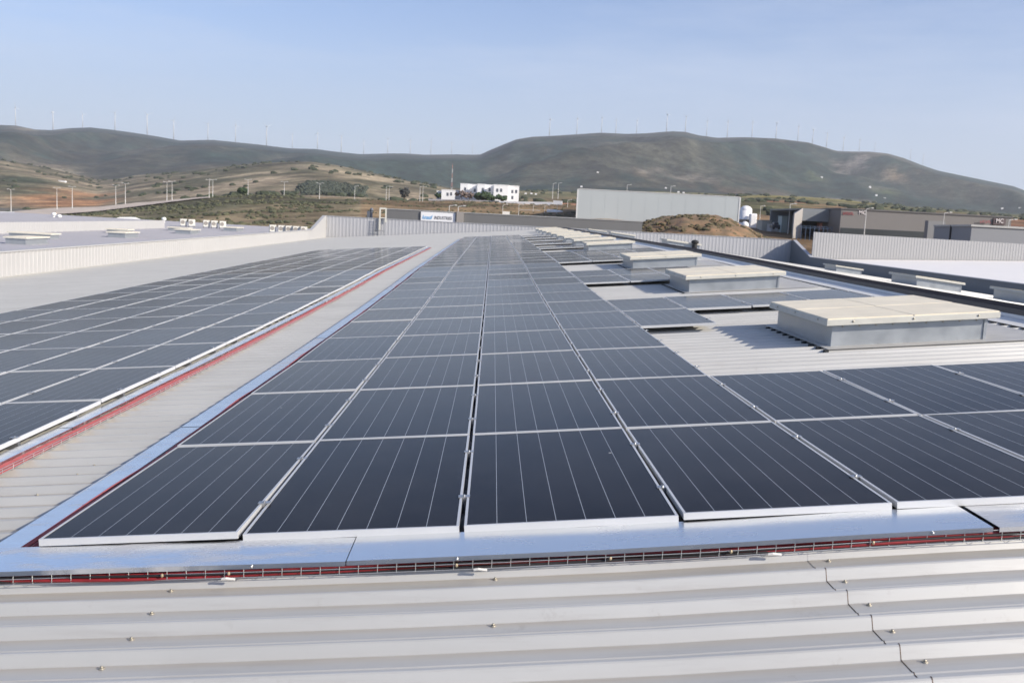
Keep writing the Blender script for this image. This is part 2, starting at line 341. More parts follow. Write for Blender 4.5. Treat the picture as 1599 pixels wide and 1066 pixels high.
def build_terrain():
    pxs = list(np.arange(-760, 2380, 6.0)); K = 250
    ts = [i/(K-1) for i in range(K)]
    verts = []; cols = []
    for px in pxs:
        ly = layers(px); rd = ly[-2][0]
        base = [70*(rd/70)**t for t in ts]
        ds = base+[rd*1.1, rd*1.25, rd*1.45]
        for d in ds:
            v = P(px, 0, d); z = terrain_z(px, d, ly); verts.append((v.x, v.y, z))
            # colour of the ground itself
            u = (px-799.5)/FPX*d
            n1 = noise.fractal(Vector((u/90, d/140, 5)), .8, 2.2, 5); n2 = noise.fractal(Vector((u/700, d/900, 9)), .9, 2.1, 5)
            olive = Vector((.115, .105, .060)); green = Vector((.060, .070, .042)); tan = Vector((.34, .265, .170)); dry = Vector((.27, .205, .12)); orange = Vector((.33, .185, .09)); mount = Vector((.028, .045, .033)); mount2 = Vector((.066, .066, .046)); rock = Vector((.23, .20, .165)); field = Vector((.085, .115, .045))
            if d < 430:
                c = olive.lerp(dry, clampf(.5+1.3*n1, 0, 1))
                if px > 560: c = c.lerp(Vector((.21, .125, .06)), .55)
                if px > 950: c = c.lerp(Vector((.17, .10, .05)), .5)
            elif d < 1750:
                c = olive.lerp(tan, clampf(.32+1.2*n1+.5*n2, 0, 1))
                k = clampf((d-900)/500, 0, 1)
                c = c.lerp(Vector((.155, .145, .085)), .55*k*clampf((px-150)/80, 0, 1))
                k2 = clampf(-.1-n2*1.6, 0, 1); c = c.lerp(green, k2)
                if px > 760:
                    c = c.lerp(Vector((.16, .145, .065)).lerp(Vector((.30, .13, .07)), clampf(.5+2*n1, 0, 1)*clampf((900-d)/400, 0, 1)), .8*clampf((px-760)/100, 0, 1))
            else:
                c = mount.lerp(mount2, clampf(.34+1.3*n1+1.8*n2, 0, 1))
                c = c.lerp(tan, clampf(1.5*n2-1.1+.25*math.sin(px/40), 0, .5))
            for (cx, cdist, rx, rr, colr, st) in PATCH:
                g = blob(px, d, cx, cdist, rx, rr, ly)*st*(1+1.1*n1+1.6*noise.noise(Vector((u/55, d/90, 12))))
                if g > .02: c = c.lerp(colr, clampf(g*1.6-.25, 0, .9))
            cols.append((c.x, c.y, c.z, 1))
    N = K+3; faces = []
    for i in range(len(pxs)-1):
        for j in range(N-1):
            a = i*N+j; faces.append((a, a+N, a+N+1, a+1))
    me = bpy.data.meshes.new('terrain'); me.from_pydata(verts, [], faces); me.update()
    at = me.color_attributes.new('ground', 'FLOAT_COLOR', 'POINT')
    at.data.foreach_set('color', np.array(cols, dtype=np.float32).ravel())
    me.polygons.foreach_set('use_smooth', [True]*len(me.polygons))
    m = bpy.data.materials.new('terrain_ground'); m.use_nodes = True; t = m.node_tree; b = t.nodes['Principled BSDF']
    b.inputs['Roughness'].default_value = .95; b.inputs['Specular IOR Level'].default_value = .1
    ca = t.nodes.new('ShaderNodeVertexColor'); ca.layer_name = 'ground'
    g = t.nodes.new('ShaderNodeNewGeometry'); prev = ca.outputs[0]
    for sc, lo, hi, st in ((.0035, .75, 1.25, 1), (.013, .50, 1.50, 1), (.045, .50, 1.50, 1), (.16, .65, 1.35, 1), (.9, .75, 1.25, 1)):
        n = t.nodes.new('ShaderNodeTexNoise'); n.inputs['Scale'].default_value = sc; n.inputs['Detail'].default_value = 6; n.inputs['Roughness'].default_value = .65
        t.links.new(g.outputs['Position'], n.inputs['Vector'])
        mr = t.nodes.new('ShaderNodeMapRange'); mr.inputs[1].default_value = .32; mr.inputs[2].default_value = .68; mr.inputs[3].default_value = lo; mr.inputs[4].default_value = hi
        t.links.new(n.outputs['Fac'], mr.inputs[0])
        mm = t.nodes.new('ShaderNodeVectorMath'); mm.operation = 'SCALE'
        t.links.new(prev, mm.inputs[0]); t.links.new(mr.outputs[0], mm.inputs['Scale']); prev = mm.outputs[0]
    t.links.new(prev, b.inputs['Base Color'])
    me.materials.append(m)
    o = bpy.data.objects.new('hills', me); COL.objects.link(o); struct(o)
    return o
TAN = Vector((.30, .225, .14)); ROCK = Vector((.27, .225, .175)); GRN = Vector((.035, .045, .025)); FLD = Vector((.12, .16, .06)); ORG = Vector((.42, .21, .095)); WOOD = Vector((.022, .033, .020))
PATCH = [(1330, 3450, 36, .045, ROCK, .6), (1300, 3300, 26, .03, ROCK, .5), (1395, 3200, 40, .035, TAN, .3), (1040, 2450, 50, .035, ROCK, .4), (1100, 2450, 50, .03, ROCK, .3), (700, 2500, 40, .05, ROCK, .7),
         (640, 2300, 60, .03, TAN, 1.1), (560, 1500, 60, .03, TAN, 1.0), (1390, 2700, 50, .03, FLD, .22), (1500, 2650, 60, .03, FLD, .22), (1240, 2850, 60, .03, FLD, .22), (1200, 2350, 260, .05, Vector((.12, .09, .06)), .4),
         (1320, 2500, 50, .03, ROCK, .6), (60, 4600, 60, .03, TAN, .55), (517, 720, 48, .10, WOOD, 1.6), (370, 388, 60, .03, ORG, 2.2), (500, 400, 60, .03, ORG, 1.6), (110, 820, 110, .20, ORG, .55), (20, 1000, 70, .15, GRN, .7), (130, 640, 90, .08, GRN, 1.0), (40, 560, 80, .09, GRN, 1.0),
         (1180, 700, 110, .12, Vector((.33, .14, .075)), .8), (870, 600, 90, .10, Vector((.30, .15, .08)), .8), (1250, 1100, 130, .20, Vector((.27, .22, .07)), .7)]
build_terrain()

def ground_sheet():
    b = MB(); n = 64; rr = 30000; b.v.append((0, 0, -9.6))
    for k in range(n): b.v.append((rr*math.cos(2*math.pi*k/n), rr*math.sin(2*math.pi*k/n), -9.6))
    for k in range(n): b.f.append((0, 1+k, 1+(k+1) % n))
    return struct(b.obj('ground', mat('ground_dry', (.17, .145, .10), .95, noise_amt=.45, noise_scale=.02)))
ground_sheet()

def on_ground(px, d): v = P(px, 0, d); v.z = terrain_z(px, d); return v

def seen_depth(px, y, d0=236, dmax=5200):
    ly = layers(px); d = d0
    while d < dmax:
        if terrain_z(px, d, ly) >= zof(px, y, d): return d
        d *= 1.003
    return None
def road_band(px): return 1.2+6.5*clampf((300-px)/300, 0, 1)
def road():                                             # pale dirt road climbing along the scrub crest on the left
    b = MB(); cols_ = 0
    for k in range(66):
        px = -160+k*7.5; yc = interp(L_C, px); th = road_band(px)
        lo = min(378, seen_depth(px, yc+1.7*th) or 380)
        for q in range(6):
            d = lo+(392-lo)*q/5; v = on_ground(px, min(d, 392)); b.v.append((v.x, v.y, v.z+.45))
        cols_ += 1
    for i in range(cols_-1):
        for j in range(5): a = i*6+j; b.f.append((a, a+6, a+7, a+1))
    struct(b.obj('road', mat('road_dirt', (.60, .49, .38), .9, noise_amt=.2, noise_scale=.2)))
road()

# ------------------------------------------------------------ the roof we stand on
PITCHR = .2585; PH = -.841                              # rib pitch, foot of a rib's camera side
X0, X1 = -14.9, 8.95; YW = 96.0
def rib_profile(y0, y1, fine_to=14):
    prof = []
    k = math.floor((y0-PH)/PITCHR)
    while PH+k*PITCHR < y1:
        f = PH+k*PITCHR
        if f < fine_to:
            prof += [(f, PAN), (f+.004, PAN+.001), (f+.024, CREST-.005), (f+.030, CREST), (f+.040, CREST), (f+.045, CREST-.004), (f+.070, PAN), (f+.150, PAN), (f+.156, PAN+.004), (f+.163, PAN+.004), (f+.169, PAN)]
        else:
            prof += [(f, PAN), (f+.018, CREST), (f+.036, CREST), (f+.066, PAN)]
        k += 1
    return [p for p in prof if y0 <= p[0] <= y1]
def sheet(x0, x1, y0, y1, nx, f=zs, fine_to=14):
    b = MB(); prof = rib_profile(y0, y1, fine_to)
    xs = [x0+(x1-x0)*i/nx for i in range(nx+1)]
    for x in xs:
        for y, h in prof: b.v.append((x, y, f(x, y)+h))
    n = len(prof)
    for i in range(nx):
        for j in range(n-1): a = i*n+j; b.f.append((a, a+n, a+n+1, a+1))
    return b
wh = tag(empty('warehouse', (9.3, 46, -9)), 'long warehouse under the solar panels, with pale ribbed metal roof and low parapets', 'warehouse')
def wpart(b, name, m, **k):
    o = b.obj(name, m, None, **k); o.parent = wh; o.matrix_parent_inverse = Matrix.Translation((-9.3, -46, 9)); return o
# sheeting laid in two lengths; the upper length laps over the lower one at the seam x = SEAM
SEAM = 3.665
wpart(sheet(X0, SEAM+.12, -6.5, YW, 20), 'roof_sheet', M_ROOF)
lap = lambda x, y: zs(x, y)+.0020
wpart(sheet(SEAM, X1+.2, -6.5, YW, 8, lap), 'roof_sheet', M_ROOF)
wpart(sheet(RIDGE+.35, 33.1, -6.5, YW, 4, zs, -99), 'roof_sheet', M_ROOF)
# a thin dark line of dirt along the open edge of the lap, on the near ribs
b = MB()
prof = rib_profile(-3.2, -.35, 99)
for (ya, ha), (yb, hb) in zip(prof, prof[1:]):
    for e, dz in ((SEAM-.006, .0014), (SEAM+.001, .0050)):
        pass
    b.add([(SEAM-.0025, ya, zs(SEAM, ya)+ha+.0008), (SEAM+.0005, ya, zs(SEAM, ya)+ha+.0027), (SEAM+.0005, yb, zs(SEAM, yb)+hb+.0027), (SEAM-.0025, yb, zs(SEAM, yb)+hb+.0008)], [(0, 1, 2, 3)])
wpart(b, 'lap_seam', M_SEAL)
# ridge capping
b = MB(); ys = [-6.5+i*6 for i in range(18)]
for x, h in ((8.72, -.100), (9.08, -.085), (9.10, -.05)):
    for y in ys: b.v.append((x, min(y, YW), zs(x, y)+h))
n = len(ys)
for i in range(2):
    for j in range(n-1): a = i*n+j; b.f.append((a, a+n, a+n+1, a+1))
wpart(b, 'ridge_cap', M_CAP)
b = MB()
for x, h in ((9.46, -.01), (9.50, .02), (9.66, .02), (9.95, -.09)):
    for y in ys: b.v.append((x, min(y, YW), zs(RIDGE, y)-.10*(x-RIDGE)+h))
for i in range(3):
    for j in range(n-1): a = i*n+j; b.f.append((a, a+n, a+n+1, a+1))
wpart(b, 'ridge_cap', M_CAP)

def ribbed_wall(p0, p1, zb0, zb1, zt0, zt1, pitch=.33, depth=.016, thick=.18):
    """vertical wall from p0 to p1 (xy), ribbed face on its left-hand side seen walking p0->p1 reversed"""
    b = MB(); p0 = Vector((*p0, 0)); p1 = Vector((*p1, 0)); L = (p1-p0).length; d = (p1-p0)/L; nrm = Vector((d.y, -d.x, 0))
    s = 0; prof = []
    while s < L:
        prof += [(s, 0), (s+pitch*.55, 0), (s+pitch*.62, depth), (s+pitch*.93, depth)]; s += pitch
    prof = [(q, h) for q, h in prof if q < L]+[(L, 0)]
    for q, h in prof:
        t = q/L; v = p0+d*q+nrm*h
        b.v.append((v.x, v.y, zb0+(zb1-zb0)*t)); b.v.append((v.x, v.y, zt0+(zt1-zt0)*t))
    for i in range(len(prof)-1): b.f.append((2*i, 2*i+2, 2*i+3, 2*i+1))
    # back and ends
    k = len(b.v); v0 = p0-nrm*thick; v1 = p1-nrm*thick
    b.v += [(v0.x, v0.y, zb0), (v0.x, v0.y, zt0), (v1.x, v1.y, zb1), (v1.x, v1.y, zt1)]
    e = 2*(len(prof)-1)
    b.f += [(k, k+1, k+3, k+2), (0, 1, k+1, k), (e, k+2, k+3, e+1), (1, e+1, k+3, k+1)]
    return b
ZT = .93; XR = 33.1; ZL, ZR = -.40, -.68
wpart(ribbed_wall((X0, YW), (XR, YW), -2.9, -3.4, ZT, ZT-.1, pitch=.36), 'end_parapet', M_WALLG)
b = MB(); b.hexa([(X0-.1, YW-.06, ZT), (XR, YW-.06, ZT-.1), (XR, YW+.3, ZT-.1), (X0-.1, YW+.3, ZT), (X0-.1, YW-.06, ZT+.05), (XR, YW-.06, ZT-.05), (XR, YW+.3, ZT-.05), (X0-.1, YW+.3, ZT+.05)])
wpart(b, 'parapet_coping', M_WALLG)
# left parapet (lit, white) and its sloping end
wpart(ribbed_wall((X0, -6.5), (X0, 86), -2.5, -2.5, ZL, ZL, pitch=.33), 'side_parapet', M_WALLW)
def side_wall(x0, x1, y0, ya, yb, yw, zlow, zhi):
    pts = [(y0, -9.2), (yw, -9.2), (yw, zhi), (yb, zhi), (ya, zlow), (y0, zlow)]
    b = MB(); n = len(pts)
    b.v = [(x0, y, z) for y, z in pts]+[(x1, y, z) for y, z in pts]
    b.f = [tuple(reversed(range(n))), tuple(range(n, 2*n))]+[(i, (i+1) % n, n+(i+1) % n, n+i) for i in range(n)]
    return b
wpart(side_wall(X0-.2, X0-.02, 86.0, 88, 95.0, YW-.0, ZL, ZT), 'side_parapet', M_WALLW)
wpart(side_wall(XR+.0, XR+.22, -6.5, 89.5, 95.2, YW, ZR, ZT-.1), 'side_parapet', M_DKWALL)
b = MB()
def coping(b, x0, x1, pts, t=.05):
    for (ya, za), (yb, zb) in zip(pts, pts[1:]):
        b.hexa([(x0, ya, za), (x1, ya, za), (x1, yb, zb), (x0, yb, zb), (x0, ya, za+t), (x1, ya, za+t), (x1, yb, zb+t), (x0, yb, zb+t)])
coping(b, XR-.06, XR+.28, [(-6.5, ZR), (89.5, ZR), (95.2, ZT-.1)]); wpart(b, 'parapet_coping', M_WALLG)
b = MB(); coping(b, X0-.26, X0+.05, [(-6.5, ZL), (88, ZL), (95.0, ZT)]); wpart(b, 'parapet_coping', M_WALLW)
# outer walls below the roof
b = MB(); b.box(X0+.05, XR-.05, -6.6, -6.5, -9.2, -1.5); b.box(X0-.2, X0-.02, -6.5, 86, -9.2, -2.5); b.box(X0, XR, YW+.02, YW+.16, -9.2, -3.4)
wpart(b, 'outer_wall', M_WALLG)

# screws on the near ribs
sc = MB(); sc.tube([(0, 0, 0), (0, 0, .004)], .013, 12); sc.tube([(0, 0, .004), (0, 0, .012)], .006, 6)
sme = sc.mesh('roof_screw', M_BOLT, True)
spots = [(.761, -.266), (.763, -.524), (.772, -.786), (.756, -1.038), (2.229, -.32), (2.22, -.847), (3.752, -.270), (3.734, -.534), (3.739, -.784), (3.728, -1.062), (3.737, -1.319),
         (-.676, 1.394), (-.641, 1.903), (-.63, 2.389), (-.647, 2.911), (-.623, 3.404), (-.625, 3.912)]
spots = [(x, round((y-PH)/PITCHR)*PITCHR+PH-.022) for x, y in spots]
for k in range(1, 26): spots.append((-.63+random.uniform(-.03, .03), PH+PITCHR*(20+2*k)-.022))
for x, y in spots:
    o = bpy.data.objects.new('roof_screw', sme); COL.objects.link(o)
    o.parent = wh; o.matrix_parent_inverse = Matrix.Translation((-9.3, -46, 9)); o.location = (x, y, zs(x, y)+PAN+.001); o.scale = (.85, .85, .85)

# ------------------------------------------------------------ solar panels
def frame_mesh():
    b = MB(); w, l, t, h = PW/2, PL/2, .0125, .034
    b.box(-w, -w+t, -l, l, -h, 0); b.box(w-t, w, -l, l, -h, 0); b.box(-w+t, w-t, -l, -l+t, -h, 0); b.box(-w+t, w-t, l-t, l, -h, 0)
    return b.mesh('frame', M_ALU)
def glass_mesh():
    b = MB(); b.box(-PW/2+.0125, PW/2-.0125, -PL/2+.0125, PL/2-.0125, -.012, -.0025); return b.mesh('glass', M_GLASS)
def clamp_mesh():
    b = MB(); b.box(-.031, .031, -.022, .022, .0006, .005); b.box(-.008, .008, -.022, .022, -.03, .0006); b.tube([(0, 0, .005), (0, 0, .012)], .0075, 8)
    return b.mesh('clamp', M_CLAMP)
def rail_mesh():
    b = MB(); b.box(-.515, .515, -.02, .02, -.085, -.037); return b.mesh('rail', M_RAIL)
ME_F, ME_G, ME_C, ME_R = frame_mesh(), glass_mesh(), clamp_mesh(), rail_mesh()
XS = {0: -.004, 1: .982, 2: 2.059, 3: 3.134, 4: 4.185, 5: 5.219, 6: 6.248, 7: 7.282, 8: 8.32}
XL = {0: -1.336, 1: -2.2285, 2: -3.214, 3: -4.205, 4: -5.203, 5: -6.222, 6: -7.2}
panels = []                                             # (depth, array, row, col, x0, x1, y0)
def addp(arr, row, col):
    if arr == 'c': x0, x1 = XS[col], XS[col+1]
    else: x0, x1 = XL[col+1], XL[col]
    panels.append([arr, row, col, (x0+x1)/2, row*2.09+1.035, x1-x0])
for r in range(33):
    for c in range(4): addp('c', r, c)
for r in (0, 1):
    for c in (4, 5, 6): addp('c', r, c)
addp('c', 4, 4)
for r in (5,): [addp('c', r, c) for c in (4, 5, 6, 7)]
for r in (8, 9): [addp('c', r, c) for c in (4, 5, 6)]
for r in (12, 13, 14, 15): [addp('c', r, c) for c in (4, 5, 6, 7)]
for r in (18, 21, 24, 27, 30): [addp('c', r, c) for c in (4, 5, 6)]
for r in range(1, 23):
    for c in range(6): addp('l', r, c)
def inview(x, y):
    d = Vector((x, y, zs(x, y)))-CAM; z = d.dot(Fv); u = 799.5+FPX*d.dot(Rv)/z
    return -10 < u < 1609
panels = [p for p in panels if any(inview(p[3]+sx*.5, p[4]+sy*1.03) for sx in (-1, 1) for sy in (-1, 1))]
panels.sort(key=lambda p: p[4]+.3*abs(p[3]-2))
def pose(x, y):
    e = .45
    dx = Vector((2*e, 0, zs(x+e, y)-zs(x-e, y))).normalized(); dy = Vector((0, 2*e, zs(x, y+e)-zs(x, y-e))).normalized()
    n = dx.cross(dy).normalized(); dy = n.cross(dx)
    m = Matrix((dx, dy, n)).transposed().to_4x4(); m.translation = (x, y, zs(x, y)); return m
far = MB(); farg = MB(); COLW = {}
rowname = lambda r: 'front' if r == 0 else ORD[r]
count = 0
NAMED = 298
for arr, r, c, x, y, wd in panels:
    m = pose(x, y)@Matrix.Rotation(random.gauss(0, .0028), 4, 'X')@Matrix.Rotation(random.gauss(0, .0028), 4, 'Y')
    sx = (wd-.021)/PW
    if count >= NAMED:
        o = len(far.v); hw = PW/2*sx; l = PL/2
        for z in (-.036, 0):
            for a_, b_ in ((-hw, -l), (hw, -l), (hw, l), (-hw, l)): far.v.append(tuple(m@Vector((a_, b_, z))))
        far.f += [tuple(o+i for i in f) for f in ((0, 3, 2, 1), (4, 5, 6, 7), (0, 1, 5, 4), (1, 2, 6, 5), (2, 3, 7, 6), (3, 0, 4, 7))]
        o = len(farg.v); hw -= .012; l -= .012
        for a_, b_ in ((-hw, -l), (hw, -l), (hw, l), (-hw, l)): farg.v.append(tuple(m@Vector((a_, b_, .002))))
        farg.f.append((o, o+1, o+2, o+3)); continue
    count += 1
    e = empty('solar_panel'); e.matrix_world = m
    ch = ORD[c]
    if arr == 'c' and c < 4:
        side = {0: 'leftmost column', 1: 'second column', 2: 'third column', 3: 'fourth column'}[c]
        lab = 'dark solar panel in the %s row of the central array, %s' % (rowname(r), side)
    elif arr == 'c':
        if r < 2: lab = 'dark solar panel right of the central four columns, %s row, %s outward' % (rowname(r), ORD[c-4])
        elif r < 6: lab = 'dark solar panel behind the nearest skylight, %s row from front, %s outward' % (ORD[r], ORD[c-4])
        elif r < 12: lab = 'dark solar panel behind the second skylight, %s row from front, %s outward' % (ORD[r], ORD[c-4])
        else: lab = 'small distant solar panel among the far skylights, %s row from front, %s outward' % (ORD[r], ORD[c-4])
    else:
        lab = 'dark solar panel in the left array, %s visible row, %s from the red cables' % (ORD[r-1], 'column next' if c == 0 else ORD[c]+' column')
        if c == 0: lab = 'dark solar panel in the left array beside the red cables, %s visible row' % ORD[r-1]
    tag(e, lab, 'solar panel', 'solar panels on the roof')
    f = child('frame', ME_F, e, sc=(sx, 1, 1)); child('glass', ME_G, e, sc=(sx, 1, 1))
    if y < 17:
        edge = (arr == 'l' and c == 0)
        for yy in (-.52, .52):
            child('clamp', ME_C, e, (wd/2 if not edge else wd/2-.03, yy, 0))
            child('rail', ME_R, e, (.0, yy, 0), sc=(wd/1.034, 1, 1))
ofar = far.obj('far_solar_panels', M_ALU); tag(ofar, 'mass of tiny solar panels at the far end of the roof', 'solar panels', None, 'stuff')
fg = farg.obj('glass', M_GLASS, ofar)

# ------------------------------------------------------------ cable trays
def film_attr(o, v):
    a = o.data.attributes.new('film', 'FLOAT', 'POINT'); a.data.foreach_set('value', [v]*len(o.data.vertices))
def lid_x(x0, x1, y0, y1, h, film, parent):             # lid piece running along x
    b = MB(); n = max(1, int((x1-x0)/.5)); t = .0025
    prof = [(y0, h-.022), (y0, h), (y1, h+.002), (y1, h-.02)]
    for i in range(n+1):
        x = x0+(x1-x0)*i/n
        for y, hh in prof: b.v.append((x, y, zs(x, y)+hh))
        for y, hh in reversed(prof): b.v.append((x, y+(t if y == y0 else -t), zs(x, y)+hh-(t if hh > h-.01 else 0)))
    for i in range(n):
        for j in range(8): a = i*8; b.f.append((a+j, a+8+j, a+8+(j+1) % 8, a+(j+1) % 8))
    o = b.obj('lid', M_GALV, parent); film_attr(o, film); return o
def lid_y(x0, x1, y0, y1, h, film, parent):
    b = MB(); n = max(1, int((y1-y0)/1.0)); t = .0025
    prof = [(x0, h-.022), (x0, h), (x1, h), (x1, h-.022)]
    for i in range(n+1):
        y = y0+(y1-y0)*i/n
        for x, hh in prof: b.v.append((x, y, zs(x, y)+hh))
        for x, hh in reversed(prof): b.v.append((x+(t if x == x0 else -t), y, zs(x, y)+hh-(t if hh > h-.01 else 0)))
    for i in range(n):
        for j in range(8): a = i*8; b.f.append((a+j, a+(j+1) % 8, a+8+(j+1) % 8, a+8+j))
    o = b.obj('lid', M_GALV, parent); film_attr(o, film); return o
def mesh_tray_x(x0, x1, y0, y1, h0, h1, step):
    b = MB(); r = .0017
    for y, h in ((y0, h1), (y0, (h0+h1)/2), (y0, h0), ((y0+y1)/2, h0), (y1, h0), (y1, h1)):
        n = 12; b.tube([(x0+(x1-x0)*i/n, y, zs(x0+(x1-x0)*i/n, y)+h) for i in range(n+1)], r, 5)
    x = x0+.02
    while x < x1:
        b.tube([(x, y0-.002, zs(x, y0)+h1), (x, y0-.002, zs(x, y0)+h0), (x, y1, zs(x, y1)+h0), (x, y1, zs(x, y1)+h1)], r, 4); x += step
    return b
def mesh_tray_y(x0, x1, y0, y1, h0, h1, step, ymax):
    b = MB(); r = .0023
    n = int((y1-y0)/3)
    for x, h in ((x0, h1), (x0, h0), (x1, h0), (x1, (h0+h1)/2), (x1, h1)):
        b.tube([(x, y0+(y1-y0)*i/n, zs(x, y0+(y1-y0)*i/n)+h) for i in range(n+1)], r, 5)
    y = y0+.02
    while y < ymax:
        b.tube([(x0, y, zs(x0, y)+h1), (x0, y, zs(x0, y)+h0), (x1, y, zs(x1, y)+h0), (x1, y, zs(x1, y)+h1)], r, 4); y += step
    return b
def cable_x(x0, x1, y, h, r, m, seed, wob=.012):
    rnd = random.Random(seed); n = int((x1-x0)/.16); pts = []
    p1, p2 = rnd.uniform(0, 6), rnd.uniform(0, 6)
    for i in range(n+1):
        x = x0+(x1-x0)*i/n; yy = y+wob*math.sin(x*1.9+p1)+wob*.5*math.sin(x*5+p2); hh = h+wob*.5*math.sin(x*2.7+p2)
        pts.append((x, yy, zs(x, yy)+hh))
    return MB().tube(pts, r, 7)
def cable_y(y0, y1, x, h, r, m, seed, wob=.010, st=.3):
    rnd = random.Random(seed); n = int((y1-y0)/st); pts = []
    p1, p2 = rnd.uniform(0, 6), rnd.uniform(0, 6)
    for i in range(n+1):
        y = y0+(y1-y0)*i/n; xx = x+wob*math.sin(y*1.7+p1)+wob*.5*math.sin(y*4.3+p2); hh = h+wob*.4*math.sin(y*2.1+p2)
        pts.append((xx, y, zs(xx, y)+hh))
    return MB().tube(pts, r, 7)
FT = tag(empty('cable_tray', (3, -.2, 0)), 'cable tray with blue-grey galvanised lid along the front edge of the panels', 'cable tray')
def reparent(o, p):
    o.parent = p; o.matrix_parent_inverse = Matrix.Translation(-p.location)
for x0, x1, film in ((-3.0, -.62, .2), (-.616, 1.545, .62), (1.550, 4.50, .05), (4.53, 7.5, 1.15)):
    o = lid_x(x0, x1, -.340, .004, -.0395 + (.002 if x0 in (1.550,) else 0), film, None); reparent(o, FT)
o = mesh_tray_x(-3.0, 7.5, -.335, -.04, -.103, -.052, .0865).obj('wire_basket', M_WIRE); reparent(o, FT)
b = MB()                                                # lid screws and basket clips
for x in (1.12, 2.05, 4.22, 4.9, -.2): b.ball((x, -.3445, zs(x, -.34)-.050), .008, .006, .008, 8, 6)
o = b.obj('lid_screw', M_CLAMP, None, True); reparent(o, FT)
M_BRASS = mat('clip_brass', (.42, .34, .22), .5, metal=.4)
for x in (.72, 1.02, 2.05, 3.3, 3.95, 2.75, -.1): reparent(MB().ball((x, -.346, zs(x, -.34)-.078), .007, .006, .009, 8, 6).obj('basket_clip', M_BRASS), FT)
for x in (1.02, 2.16, 3.50): reparent(MB().tube([(x-.03, -.349, zs(x, -.34)-.104), (x-.01, -.352, zs(x, -.34)-.099), (x+.03, -.349, zs(x, -.34)-.103)], .006, 7).obj('basket_foot', M_CAP), FT)
for k, (y, h) in enumerate(((-.316, -.093), (-.312, -.073), (-.27, -.09), (-.295, -.085), (-.27, -.070), (-.3, -.080))):
    tag(cable_x(-3.0, 7.5, y, h, .009, M_RED, 10+k).obj('red_cable', M_RED, None, True), 'red cable lying in the wire basket under the front lid', 'cable', 'red cables in the front tray')
for k, (y, h) in enumerate(((-.326, -.080), (-.322, -.097))):
    tag(cable_x(-3.0, 7.5, y, h, .006, M_BLK, 30+k, .007).obj('black_cable', M_BLK, None, True), 'thin black cable among the red ones in the front tray', 'cable', 'black cables in the front tray')
CT = tag(empty('cable_tray', (-.25, 30, 0)), 'narrow cable tray with pale lid pieces along the central array left edge', 'cable tray')
y = .12
k = 0
for ln, film in ((3.0, .30), (2.95, .05), (3.0, .95), (3.0, .1), (3.0, .3), (3.0, .1), (3.0, .9), (3.0, .3), (3.0, .95), (3.0, .2), (3.0, .9), (3.0, .9), (3.0, .3), (6, .7), (6, .9), (6, .5), (8, .6)):
    o = lid_y(-.290, -.135, y, y+ln-.012, -.075+.002*(k % 2), film, None); reparent(o, CT); y += ln; k += 1
o = mesh_tray_y(-.28, -.05, .10, 68, -.103, -.080, .15, 14).obj('wire_basket', M_WIRE); reparent(o, CT)
for k, (x, h) in enumerate(((-.050, -.072), (-.074, -.066), (-.098, -.068), (-.12, -.074))):
    tag(cable_y(.06, 68, x, h, .008, M_RED, 50+k).obj('red_cable', M_PINK, None, True), 'red cable beside the left edge of the central panel array', 'cable', 'red cables along the central array')
LT = tag(empty('cable_tray', (-1.3, 25, 0)), 'cable tray with open side of red cables along the left array right edge', 'cable tray')
y = .2
for k, (ln, film) in enumerate([(3.0, [.05, .1, .2, .3, .05, .8, .9][i % 7]) for i in range(16)]):
    o = lid_y(-1.325, -1.190, y, y+ln-.012, -.058+.002*(k % 2), film, None); reparent(o, LT); y += ln
o = mesh_tray_y(-1.30, -1.095, .2, 48, -.105, -.070, .15, 20).obj('wire_basket', M_WIRE); reparent(o, LT)
for k, (x, h) in enumerate(((-1.112, -.092), (-1.130, -.086), (-1.150, -.082), (-1.170, -.080))):
    tag(cable_y(.2, 48, x, h, .0085, M_RED, 70+k, .006).obj('red_cable', M_PINK, None, True), 'red cable in the open tray beside the left panel array', 'cable', 'red cables along the left array')
RT = tag(empty('cable_tray', (9.28, 40, 0)), 'long dark cable tray running along the roof ridge on the right', 'cable tray')
zr = lambda x, y: zs(RIDGE, y)
b = MB()
for (xa, xb, h0, h1) in ((9.105, 9.115, -.12, .0), (9.115, 9.435, -.12, -.11), (9.435, 9.445, -.12, .03)):
    for i in range(12): b.rbox(xa, xb, i*8.2-2, i*8.2+6.19, h0, h1, zr)
o = b.obj('channel', mat('tray_dark', (.09, .085, .085), .5, metal=.5)); reparent(o, RT)
for k, (x, h, mm_) in enumerate(((9.15, -.085, M_DRED), (9.2, -.09, M_BLK), (9.25, -.085, M_DRED), (9.31, -.09, M_BLK), (9.37, -.08, M_DRED), (9.41, -.085, M_BLK))):
    pts = [(x+.008*math.sin(i*.9+k), i*1.5+1, zs(RIDGE, i*1.5+1)+h) for i in range(60)]
    tag(MB().tube(pts, .022, 7).obj('dark_cable', mm_, None, True), 'thick dark cable lying in the ridge tray', 'cable', 'dark cables along the ridge')

